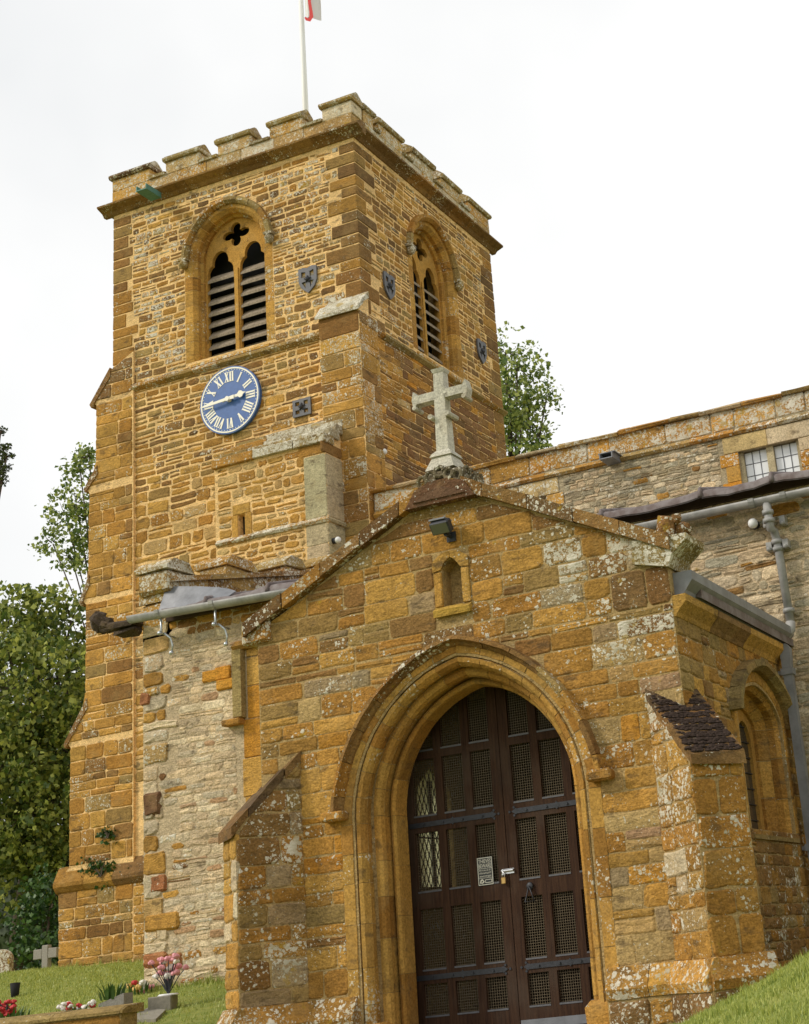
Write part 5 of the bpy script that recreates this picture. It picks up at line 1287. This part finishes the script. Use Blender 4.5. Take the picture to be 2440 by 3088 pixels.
# ---- cross on the gable
CY0 = .14; FX = south(CY0); cz = ZA+.24
base = at(1350, 1400, 'y', CY0); cx0 = at(1342, 1330, 'y', CY0).x; ztop = at(1336, 1116, 'y', CY0).z
cr_ = thing('stone_cross', (cx0, CY0, cz), 'pale grey stone cross standing on the apex of the porch gable', 'cross')
GC = (.52, .49, .40, .2)
zb1 = at(1345, 1368, 'y', CY0).z
b = MB(); 
def taper(z0, w0, z1, w1, b_):
    vs = [Vector((cx0+sx*w_, CY0+sy*w_, z)) for z, w_ in ((z0, w0), (z1, w1)) for sx, sy in ((-1, -1), (1, -1), (1, 1), (-1, 1))]
    b_.add(vs, [(3, 2, 1, 0), (4, 5, 6, 7)]+[(i, (i+1) % 4, 4+(i+1) % 4, 4+i) for i in range(4)], GC)
taper(cz-.02, .15, zb1-.05, .095, b); taper(zb1-.048, .115, zb1-.015, .10, b); taper(zb1-.014, .10, zb1+.02, .066, b)
b.build('base', SMOOTH, cr_)
b = MB(); taper(zb1+.01, .064, ztop, .050, b); taper(ztop-.03, .056, ztop+.004, .068, b)
am = at(1335, 1193, 'y', CY0).z; aL = at(1255, 1212, 'y', CY0).x; aR = at(1420, 1172, 'y', CY0).x; hw = min(cx0-aL, aR-cx0)+.02
for sd in (-1, 1):
    b.prism(FX, [(cx0+sd*.04, am-.043), (cx0+sd*(hw-.05), am-.043), (cx0+sd*(hw-.02), am-.09), (cx0+sd*hw, am), (cx0+sd*(hw-.02), am+.09), (cx0+sd*(hw-.05), am+.043), (cx0+sd*.04, am+.043)][::sd], -.052, .052, (), GC)
    b.tube([(cx0+sd*(hw-.035), CY0-.075, am-.085), (cx0+sd*(hw-.035), CY0+.075, am-.085)], .022, 8, GC)
    b.tube([(cx0+sd*.088, CY0-.10, zb1+.36), (cx0+sd*.088, CY0+.10, zb1+.36)], .026, 8, GC)
b.build('shaft', SMOOTH, cr_)
# ---- floodlight
fp = at(1330, 1590, 'y', -.16); fd = thing('floodlight', (fp.x, -.02, fp.z), 'black solar floodlight under the porch gable, above the niche', 'floodlight')
tl = R(-38); F1 = Frame(Vector((fp.x, -.16, fp.z)), (1, 0, 0), (0, -math.cos(tl), math.sin(tl))); F1.T = Vector((0, math.sin(tl)*-1*-1, math.cos(tl))) if False else F1.N.cross(Vector((1, 0, 0)))*1
if F1.T.z < 0: F1.T = -F1.T
b = MB(); b.block(F1, -.095, .095, -.06, .06, -.05, .03, .01, .001); b.build('housing', IRON, fd, tint=False)
MB().box(F1, -.08, .08, -.048, .048, .0305, .034).build('lens', SOLAR, fd, tint=False)
b = MB(); b.tube([(fp.x+.02, .0, fp.z-.06), (fp.x+.02, -.12, fp.z-.06)], .02, 8); b.box(south(0), fp.x-.02, fp.x+.07, fp.z-.11, fp.z-.02, .014, .03); b.build('bracket', IRON, fd, tint=False)
b = MB(); b.box(Frame((fp.x, -.13, fp.z+.045), (1, 0, 0), (0, -1, 0)), -.10, .06, .02, .035, -.07, .07); b.box(Frame((fp.x, -.13, fp.z+.045), (1, 0, 0), (0, -1, 0)), -.02, .02, .036, .04, .02, .05, mi=1)
b.build('solar_panel', [DPIPE, WHITE], fd, tint=False)

# ---- porch box gutter and square downpipe
pg = thing('gutter', (PX1+.1, 1.6, 3.35), 'dark grey moulded box gutter along the right side eaves of the porch', 'gutter')
prof = [(.0, 3.345), (.07, 3.345), (.09, 3.40), (.15, 3.45), (.17, 3.47), (.17, 3.55), (.155, 3.55), (.155, 3.47), (.015, 3.37), (.015, 3.52), (.0, 3.52)]
for a, b_ in ((.10, 1.6), (1.604, 3.2)):
    MB().bar(FPE, prof, a, b_).build('trough', DPIPE, pg, tint=False)
MB().bar(FPE, [(.0, 3.345), (.07, 3.345), (.15, 3.45), (.17, 3.47), (.17, 3.55), (.0, 3.55)], .085, .098).build('stop_end', DPIPE, pg, tint=False)
dx = at(2368, 1960, 'y', 2.95).x
sdp = thing('downpipe', (dx, 2.95, 0), 'dark grey square downpipe at the rear corner of the porch', 'downpipe')
FD = south(2.95); b = MB(); xl = dx
b.box(FD, xl-.045, xl+.045, .2, 3.10, -.045, .045); b.build('pipe', DPIPE, sdp, tint=False)
b = MB(); b.prism(FD, [(xl-.045, 3.10), (xl+.045, 3.10), (xl+.06, 3.30), (xl+.02, 3.345), (xl-.05, 3.345)], -.05, .05); b.build('hopper', DPIPE, sdp, tint=False)
for z in (3.06, 1.33): b = MB(); b.box(FD, xl-.062, xl+.062, z-.03, z+.035, -.06, .062); b.box(FD, xl-.10, xl-.062, z-.02, z+.02, -.03, .03); b.build('collar', DPIPE, sdp, tint=False)

GAIN = .9
# ================================================================== CHURCHYARD THINGS
def on(x, y): return Vector((x, y, ground(x, y)))
def from_px(u, v_, y): return at(u, v_, 'y', y)
# cross-shaped gravestone
q = from_px(140, 2940, 10.5); zc = ground(q.x, 10.5); c = thing('cross_gravestone', (q.x, 10.5, zc), 'small weathered grey stone cross grave marker left of the tower foot', 'gravestone')
k = (from_px(140, 2850, 10.5).z-zc); FG = Frame((q.x, 10.5, zc), (1, .0, 0), (0, -1, 0)); b = MB()
b.block(FG, -.07, .07, -.1, k, -.05, .05, .01, .003); b.block(FG, -.27, -.072, k*.52, k*.52+.17, -.05, .05, .01, .003); b.block(FG, .072, .27, k*.52, k*.52+.17, -.05, .05, .01, .003)
b.build('cross', GRAN, c, tint=False)
# rounded gravestone at the left edge
q = from_px(0, 2950, 9.0); zc = ground(q.x, 9.0); k = from_px(10, 2862, 9).z; FG = Frame((q.x-.02, 9.0, 0), (1, 0, 0), (0, -1, 0)); wd = .26
pts = [(-wd, zc-.2), (wd, zc-.2), (wd, k-.16)]+[(wd*math.cos(math.pi*i/10), k-.16+.16*math.sin(math.pi*i/10)) for i in range(1, 10)]+[(-wd, k-.16)]
meta(MB().prism(FG, pts, -.05, .05, (), tint([('brown', 1)], .7)).build('gravestone', STONE), 'round-topped brown gravestone spotted with lichen at the left edge', 'gravestone')
# black grave vase
def seat(u, v_):            # find where a ray meets the ground
    y = -6.0
    while y < 12:
        p = at(u, v_, 'y', y)
        if p.z <= ground(p.x, y): return Vector((p.x, y, ground(p.x, y)))
        y += .05
    return at(u, v_, 'y', 5)
p = seat(45, 3007); s_ = (p-Vector(CAM)).length/FPX
b = MB(); hh = 34*s_; b.tube([p-Vector((0, 0, .03)), p+Vector((0, 0, hh)), p+Vector((0, 0, hh+.006)), p+Vector((0, 0, hh*.6))], .05, 14, rs=[9*s_, 13*s_, 11.5*s_, 10*s_], caps=True)
meta(b.build('grave_vase', BLACK, None, True, tint=False), 'empty black conical grave vase standing in the grass', 'vase')
# low tomb kerb along the bottom left
tz = at(370, 3035, 'y', 0).z; tx = at(370, 3035, 'y', 0).x
tb = thing('tomb', (tx-1.5, .2, .3), 'low mossy stone tomb with sloping coping in the bottom left corner', 'tomb')
FTB = Frame((0, 0.0, 0), (1, 0, 0), (0, -1, 0)); TMs = Masonry()
masonry(TMs, FTB, -.2, tz-.07, tx-3.2, tx-.02, [], (.3, .4), (.4, .8), .012, lambda p_, r: tint([('brown', 2), ('greygreen', 1), ('ochre', 1)], .1, r), .012, .004, 0)
MB().box(FTB, tx-3.2, tx-.02, -.3, tz-.06, -.22, 0, MORT_P).build('core', STONE, tb)
s = tx-3.2
while s < tx:
    e = min(tx+.03, s+.8); m = MB().bar(FTB, [(-.26, tz-.06), (.04, tz-.06), (.04, tz-.035), (-.03, tz+.0), (-.26, tz+.02)], s+.003, e-.003, j=.004); TMs.add(m.v, m.f, tint([('greygreen', 1), ('grey', 1)], .15), 'coping_stone'); s = e
TMs.flush(tb, STONE)
# stone trough planter behind the tomb
p = seat(335, 3032); p = at(335, 3040, 'y', 1.0); p.z = ground(p.x, 1.0); s_ = (p-Vector(CAM)).length/FPX; wd = 36*s_; zt = at(335, 3008, 'y', 1.0).z
pt = thing('planter', p, 'small sloping stone trough planted with green leaves behind the tomb', 'planter')
FQ = Frame((p.x, 1.0, 0), (1, .25, 0), (.25, -1, 0)); b = MB(); b.prism(FQ, [(-wd, p.z-.1), (wd, p.z-.1), (wd, zt+.03), (-wd, zt-.05)], -.2, .0, [[(-wd+.03, p.z-.06), (-wd+.031, p.z-.06), (-wd+.031, p.z-.059)]]); b.build('trough', GRAN, pt, tint=False)
def tuft(name, c0, n, h, spread, mat, par, wdt=.012, tv=(.2, 1), kind=None):
    b = MB(); cols = []
    for i in range(n):
        a = rnd.uniform(0, 2*math.pi); r_ = spread*math.sqrt(rnd.random()); o = Vector((r_*math.cos(a), r_*math.sin(a), 0)); l_ = h*rnd.uniform(.6, 1.1)
        t0 = Vector((math.cos(a), math.sin(a), 0))*l_*rnd.uniform(.1, .7); sd = Vector((-math.sin(a), math.cos(a), 0))*wdt
        t_ = rnd.uniform(*tv)
        b.add([c0+o-sd, c0+o+sd, c0+o+t0*.4+Vector((0, 0, l_*.6))+sd, c0+o+t0*.4+Vector((0, 0, l_*.6))-sd, c0+o+t0+Vector((0, 0, l_))], [(0, 1, 2, 3), (3, 2, 4)], (t_, t_, t_, 1))
    return b.build(name, mat, par)
pl_ = thing('leafy_plant', (p.x, 1.1, zt-.02), 'green leafy plant growing in the small stone trough', 'plant')
tuft('leaves', Vector((p.x-.05, 1.08, zt-.02)), 40, .16, .12, IVYM, pl_, .014)
# block vase with pink flowers
p = seat(484, 3050); s_ = (p-Vector(CAM)).length/FPX; bh = 38*s_; FQ = Frame((p.x, p.y, p.z), (1, .35, 0), (.35, -1, 0)); hw_ = 32*s_
vb = thing('flower_holder', p, 'square pale stone grave vase holding the pink flowers', 'vase')
MB().block(FQ, -hw_, hw_, -.05, bh, -hw_*1.5, hw_*.3, .008, .002).build('block', CONC, vb, tint=False)
b = MB(); b.tube([p+Vector((.02, .1, bh)), p+Vector((.02, .1, bh+.018))], hw_*.9, 16, rs=[hw_*.95, hw_*.75]); b.build('collar', WHITE, vb, True, tint=False)
def bloom(c0, r_, mat, par, name='flower'):
    b = MB()
    for k in range(7):
        a = rnd.uniform(0, 6.28); e = rnd.uniform(-.3, 1.2); d = Vector((math.cos(a)*math.cos(e), math.sin(a)*math.cos(e), math.sin(e)))
        b.ball(c0+d*r_*.45, r_*.62, None, 0, 6, 4, (1, 1, .8))
    return b.build(name, mat, par, tint=False)
def bouquet(c0, n, spread, h, r_, mats, label, stemh=0):
    o = thing('flowers', c0, label, 'flowers')
    for i in range(n):
        q_ = c0+Vector((rnd.uniform(-spread, spread), rnd.uniform(-spread, spread)*.6, stemh+rnd.uniform(0, h)))
        bloom(q_, r_*rnd.uniform(.75, 1.2), rnd.choice(mats), o)
        if stemh or h > .1:
            MB().tube([c0+(q_-c0)*.05, c0+(q_-c0)*.6+Vector((0, 0, .02)), q_], .005, 5).build('stem', IRON, o, tint=False)
    return o
bouquet(p+Vector((.02, .1, bh+.01)), 20, 45*s_, 62*s_, 11*s_, [PINK, PINK, PINK, CREAM], 'bunch of pink artificial flowers in the square stone vase', 38*s_)
p = seat(418, 3000); s_ = (p-Vector(CAM)).length/FPX
o = bouquet(p+Vector((0, 0, .01)), 12, 30*s_, 26*s_, 10*s_, [PINK, YEL, YEL, RED, CREAM], 'low bunch of orange and pink flowers lying in the grass beside the wall'); tuft('leaves', p, 30, .14, .2, IVYM, o)
p = at(230, 3050, 'y', .6); p.z = max(p.z-.02, ground(p.x, .95)); s_ = (p-Vector(CAM)).length/FPX
o = bouquet(p, 26, 48*s_, 26*s_, 9*s_, [CREAM, CREAM, CREAM, RED], 'cluster of white and red begonias behind the tomb'); tuft('leaves', p-Vector((0, 0, .05)), 60, .12, .25, IVYM, o)
p = at(20, 3052, 'y', .6); p.z = max(p.z-.03, ground(p.x, .95))
o = bouquet(p, 22, 34*s_, 40*s_, 9*s_, [RED], 'clump of dark red begonias at the left edge'); tuft('leaves', p-Vector((0, 0, .05)), 60, .12, .25, IVYM, o)
p = seat(432, 3078); p2 = seat(470, 3055)
b = MB(); sq = [seat(380, 3085), seat(470, 3085), seat(500, 3054), seat(445, 3050)]; vs = [Vector((a_.x, a_.y, ground(a_.x, a_.y)+.03)) for a_ in sq]; vs += [v_-Vector((0, 0, .1)) for v_ in vs]
b.add(vs, [(0, 1, 2, 3), (7, 6, 5, 4), (0, 4, 5, 1), (1, 5, 6, 2), (2, 6, 7, 3), (3, 7, 4, 0)]); meta(b.build('ledger_stone', CONC, tint=False), 'flat pale ledger stone lying in the grass in front of the square vase', 'stone slab')

# ---- leaves
def leaves(name, pts, size, mat, par, r, tv=(0, 1), kind=None, droop=.0):
    """pts: array of leaf centres; builds folded kite-shaped leaves"""
    n = len(pts); d = r.normal(size=(n, 3)); d[:, 2] -= droop; d /= np.linalg.norm(d, axis=1)[:, None]; e = r.normal(size=(n, 3)); e -= (e*d).sum(1)[:, None]*d; e /= np.linalg.norm(e, axis=1)[:, None]
    nn = np.cross(d, e); L_ = size*r.uniform(.4, 1.4, (n, 1)); W_ = L_*.42
    V = np.stack([pts-d*L_*.5, pts+e*W_+nn*W_*.25, pts+d*L_*.5, pts-e*W_+nn*W_*.25], 1).reshape(-1, 3)
    c = V.mean(0); me = bpy.data.meshes.new(name); me.vertices.add(4*n); me.vertices.foreach_set('co', (V-c).ravel())
    fi = (np.arange(n)[:, None]*4+np.array([[0, 1, 2, 0, 2, 3]])).ravel(); me.loops.add(6*n); me.loops.foreach_set('vertex_index', fi)
    me.polygons.add(2*n); me.polygons.foreach_set('loop_start', np.arange(2*n)*3); me.update(calc_edges=True); me.materials.append(mat)
    t_ = np.repeat(r.uniform(tv[0], tv[1], n)**1.7, 4); a = me.color_attributes.new('tint', 'FLOAT_COLOR', 'POINT'); a.data.foreach_set('color', np.stack([t_, t_, t_, np.ones_like(t_)], 1).ravel())
    o = bpy.data.objects.new(name, me); COL.objects.link(o)
    if par is not None: o.parent = par; o.location = Vector(c)-WC[par]
    else: o.location = c
    WC[o] = Vector(c); return o
def tree(name, base, lobes, label, mat, size, dens, seed, cat='tree', trunk_r=.25, twig=.22, droop=0.0):
    """lobes: (centre, radius); sprays of leaves hang on twig ends scattered through every lobe"""
    r = np.random.default_rng(seed); o = thing(name, base, label, cat); base = Vector(base); P_ = []; tb_ = MB()
    top = Vector(max((l[0] for l in lobes), key=lambda q_: q_[2])); mid = sum((Vector(l[0]) for l in lobes), Vector())/len(lobes)
    ax = [base, base+(mid-base)*.45+Vector((.1, 0, 0)), base+(mid-base)*.8, base+(Vector((mid.x*.5+top.x*.5, mid.y*.5+top.y*.5, top.z))-base)*.97]
    tb_.tube(ax, .2, 10, rs=[trunk_r, trunk_r*.7, trunk_r*.45, trunk_r*.08])
    for c, rad in lobes:
        c = Vector(c); k = .35+.5*min(1, max(0, (c.z-base.z)/(top.z-base.z+.01)))
        st = base+(ax[2]-base)*min(.95, k); tb_.tube([st, st+(c-st)*.55+Vector((0, 0, .15)), c], .05, 6, rs=[trunk_r*.3, trunk_r*.18, .02])
        nt_ = int(dens*rad**2*10)
        u_ = r.normal(size=(nt_, 3)); u_ /= np.linalg.norm(u_, axis=1)[:, None]; rr_ = rad*(r.uniform(.25, 1.0, nt_)**.55)*(1+.25*r.normal(size=nt_)*.5)
        tw = np.array(c)+u_*rr_[:, None]*np.array([1, 1, .9])
        for t_ in tw[:max(5, nt_//14)]: tb_.tube([c+(Vector(t_)-c)*.15, c+(Vector(t_)-c)*.6+Vector((0, 0, -.03)), Vector(t_)], .01, 3, rs=[.02, .012, .005], caps=False)
        m_ = r.integers(5, 16, nt_); idx = np.repeat(np.arange(nt_), m_)
        P_.append(tw[idx]+r.normal(size=(len(idx), 3))*np.array([twig, twig, twig*.8])*.5)
    tb_.build('trunk', BARK, o, True, tint=False); leaves('crown', np.concatenate(P_), size, mat, o, r, droop=droop); return o
def L(u, v_, y, rad): return (at(u, v_, 'y', y), rad)
lob = [L(20, 1900, 17, 1.3), L(110, 1860, 17.5, 1.0), L(215, 1870, 18, 1.0), L(60, 2080, 16.5, 1.8), L(210, 2060, 17.5, 1.6), L(-60, 2000, 17, 1.6), L(20, 2270, 16.3, 1.8), L(150, 2240, 17, 1.7), L(250, 2230, 18, 1.6), L(-80, 2230, 17, 1.8),
       L(60, 2440, 16.5, 1.7), L(190, 2430, 17.2, 1.6), L(-50, 2450, 16.5, 1.7), L(120, 2600, 17, 1.3), L(20, 2570, 16.6, 1.2), L(220, 2600, 17.6, 1.3), L(300, 2450, 19, 1.6), L(300, 2050, 19, 1.4)]
q = at(60, 2900, 'y', 18); tree('lime_tree', (q.x, 18, ground(q.x, 18)-.1), lob, 'big dense lime tree with drooping branches filling the left edge', LEAF, .145, 8, 3, trunk_r=.38, droop=.8)
lob = [L(240, 1400, 22, .55), L(270, 1380, 22, .5), L(230, 1520, 22, .75), L(200, 1560, 22, .55), L(262, 1600, 22, .8), L(160, 1640, 22, .50), L(215, 1680, 22, .5), L(258, 1690, 22, .42), L(330, 1600, 23, 1.2), L(380, 1500, 23, 1.2)]
q = at(420, 2600, 'y', 23); tree('birch_tree', (q.x, 23, 1.3), lob, 'loose light green tree showing behind the left edge of the tower', LEAFB, .13, 7.5, 4, trunk_r=.10, twig=.26)
lob = [L(1525, 1060, 24, .7), L(1560, 1110, 24, .8), L(1530, 1200, 24, 1.0), L(1600, 1210, 24, .7), L(1650, 1190, 24, .45), L(1570, 1290, 24, .9), L(1625, 1290, 24, .5), L(1560, 1370, 24, .9), L(1610, 1360, 24, .55), L(1480, 1250, 25, 1.3), L(1500, 1400, 25, 1.3), L(1450, 1150, 25, 1.2)]
q = at(1520, 2500, 'y', 24.5); tree('birch_tree', (q.x, 24.5, 1.3), lob, 'light green birch tree rising between the tower and the nave roof', LEAFB, .13, 6.5, 5, trunk_r=.16, twig=.28)
lob = [L(2, 1300, 14, .13), L(12, 1350, 14, .16), L(20, 1375, 14, .15), L(12, 1410, 14, .18), L(2, 1445, 14, .18), L(-40, 1380, 14, .4), L(-150, 1450, 14, .8)]
q = at(-160, 2900, 'y', 14.5); tree('yew_tree', (q.x, 14.5, ground(q.x, 14.5)), lob, 'dark evergreen twig reaching in from the left edge high above the trees', LEAFD, .055, 90, 6, trunk_r=.12, twig=.06)
# shadowed shrubbery under the lime tree
lob = [L(130, 2800, 14.5, .75), L(160, 2720, 14.8, .8), L(110, 2870, 14, .55), L(165, 2880, 14.3, .5)]
q = at(140, 2920, 'y', 14.5); tree('holly_bush', (q.x, 14.5, ground(q.x, 14.5)), lob, 'dark glossy bush growing beside the cross grave marker', IVYM, .11, 16, 8, 'bush', .08, .16)
r_ = np.random.default_rng(11); 
hb = thing('hedge', at(60, 2850, 'y', 19), 'dark yew hedge added to fill the shaded gap behind the gravestones under the lime tree', 'hedge'); P_ = []
b = MB()
for i in range(26):
    u_ = -500+40*i; c0 = at(u_, 2800, 'y', 19.0); c0.z = 2.6; b.ball(c0, 1.7, None, 0, 9, 6, (1, .7, 1.35)); uu = r_.normal(size=(900, 3)); uu /= np.linalg.norm(uu, axis=1)[:, None]; P_.append(np.array(c0)+uu*1.75*np.array([1, .75, 1.35]))
b.build('branches', LEAFD, hb); leaves('foliage', np.concatenate(P_), .12, LEAFD, hb, r_)  # solid dark balls, added so the gap under the tree stays black
# ivy on the buttress
def ivy(cu, cv, n, su, sv, label, seed):
    r2 = np.random.default_rng(seed); pts = []
    for i in range(n):
        u_, v_ = cu+r2.normal()*su, cv+r2.normal()*sv+(.3 if True else 0); p_ = at(u_, v_, 'y', YT-.05-.03-r2.uniform(0, .06)); pts.append(p_)
    o = thing('ivy', at(cu, cv, 'y', YT-.05), label, 'ivy'); leaves('leaves', np.array([tuple(q_) for q_ in pts]), .075, IVYM, o, r2)
    b_ = MB(); c0 = at(cu, cv+sv, 'y', YT-.18)
    for k in range(0, min(n, 60), 6): b_.tube([c0, (c0+pts[k])/2+Vector((0, 0, .03)), pts[k]], .006, 4)
    b_.build('stem', BARK, o, tint=False)
ivy(325, 2515, 90, 14, 13, 'small patch of green ivy higher up on the left tower buttress', 1); ivy(305, 2625, 190, 30, 18, 'larger patch of ivy growing on the moulded plinth of the left tower buttress', 2)

# ---- grass
rg = np.random.default_rng(5)
def blades(n, sampler, h, wd):
    pts = np.array([sampler() for _ in range(n)]); z = np.array([ground(a_, b_) for a_, b_ in pts]); P0 = np.column_stack([pts, z-.005])
    a = rg.uniform(0, 6.283, n); hh = h*rg.uniform(.4, 1.3, n)*(.75+.5*np.sin(pts[:, 0]*3.1+np.sin(pts[:, 1]*2.3)*2)**2+.8*(np.sin(pts[:, 0]*13.7)*np.sin(pts[:, 1]*11.3) > .72)); dirv = np.column_stack([np.cos(a), np.sin(a), np.zeros(n)]); sd = np.column_stack([-np.sin(a), np.cos(a), np.zeros(n)])*wd
    lean = rg.uniform(.1, .9, n)[:, None]
    return np.stack([P0-sd, P0+sd, P0+dirv*lean*hh[:, None]+np.array([0, 0, 1])*hh[:, None]], 1).reshape(-1, 3)
def s_left():
    while True:
        t_ = rg.random()**.6; y_ = -1.0+11*t_; x_ = rg.uniform(-14, -1.9)
        if y_ > 3.1 and x_ > -6.2: continue
        if y_ > 8.9 and x_ > -12.8: continue
        return x_, y_
def s_bank():
    return rg.uniform(2.2, 5.2), rg.uniform(-8.0, 1.2)
def s_edge():                                     # long tufts where the mower cannot reach
    k = rg.integers(0, 4)
    if k == 0: return rg.uniform(-6.15, -2.6), 3.2-abs(rg.normal())*.05
    if k == 1: return rg.uniform(-13, -6.3), 9.1-abs(rg.normal())*.08
    if k == 2: t_ = rg.random(); return 2.22+t_*.3+rg.normal()*.02, -.62+t_*.45
    return 2.14+abs(rg.normal())*.05, rg.uniform(0, 3.2)
V = np.concatenate([blades(5000, s_edge, .075, .006), blades(90000, s_left, .032, .006), blades(170000, s_bank, .028, .0036)])
n = len(V)//3; me = bpy.data.meshes.new('grass'); me.vertices.add(3*n); me.vertices.foreach_set('co', V.ravel()); me.loops.add(3*n); me.loops.foreach_set('vertex_index', np.arange(3*n)); me.polygons.add(n); me.polygons.foreach_set('loop_start', np.arange(n)*3); me.update(calc_edges=True); me.materials.append(GRASSM)
t_ = np.repeat(rg.uniform(0, 1, n), 3); a = me.color_attributes.new('tint', 'FLOAT_COLOR', 'POINT'); a.data.foreach_set('color', np.stack([t_, t_, t_, np.ones_like(t_)], 1).ravel())
go = bpy.data.objects.new('grass', me); COL.objects.link(go); meta(go, 'short mown grass blades on the lawn and bank', None, kind='stuff')
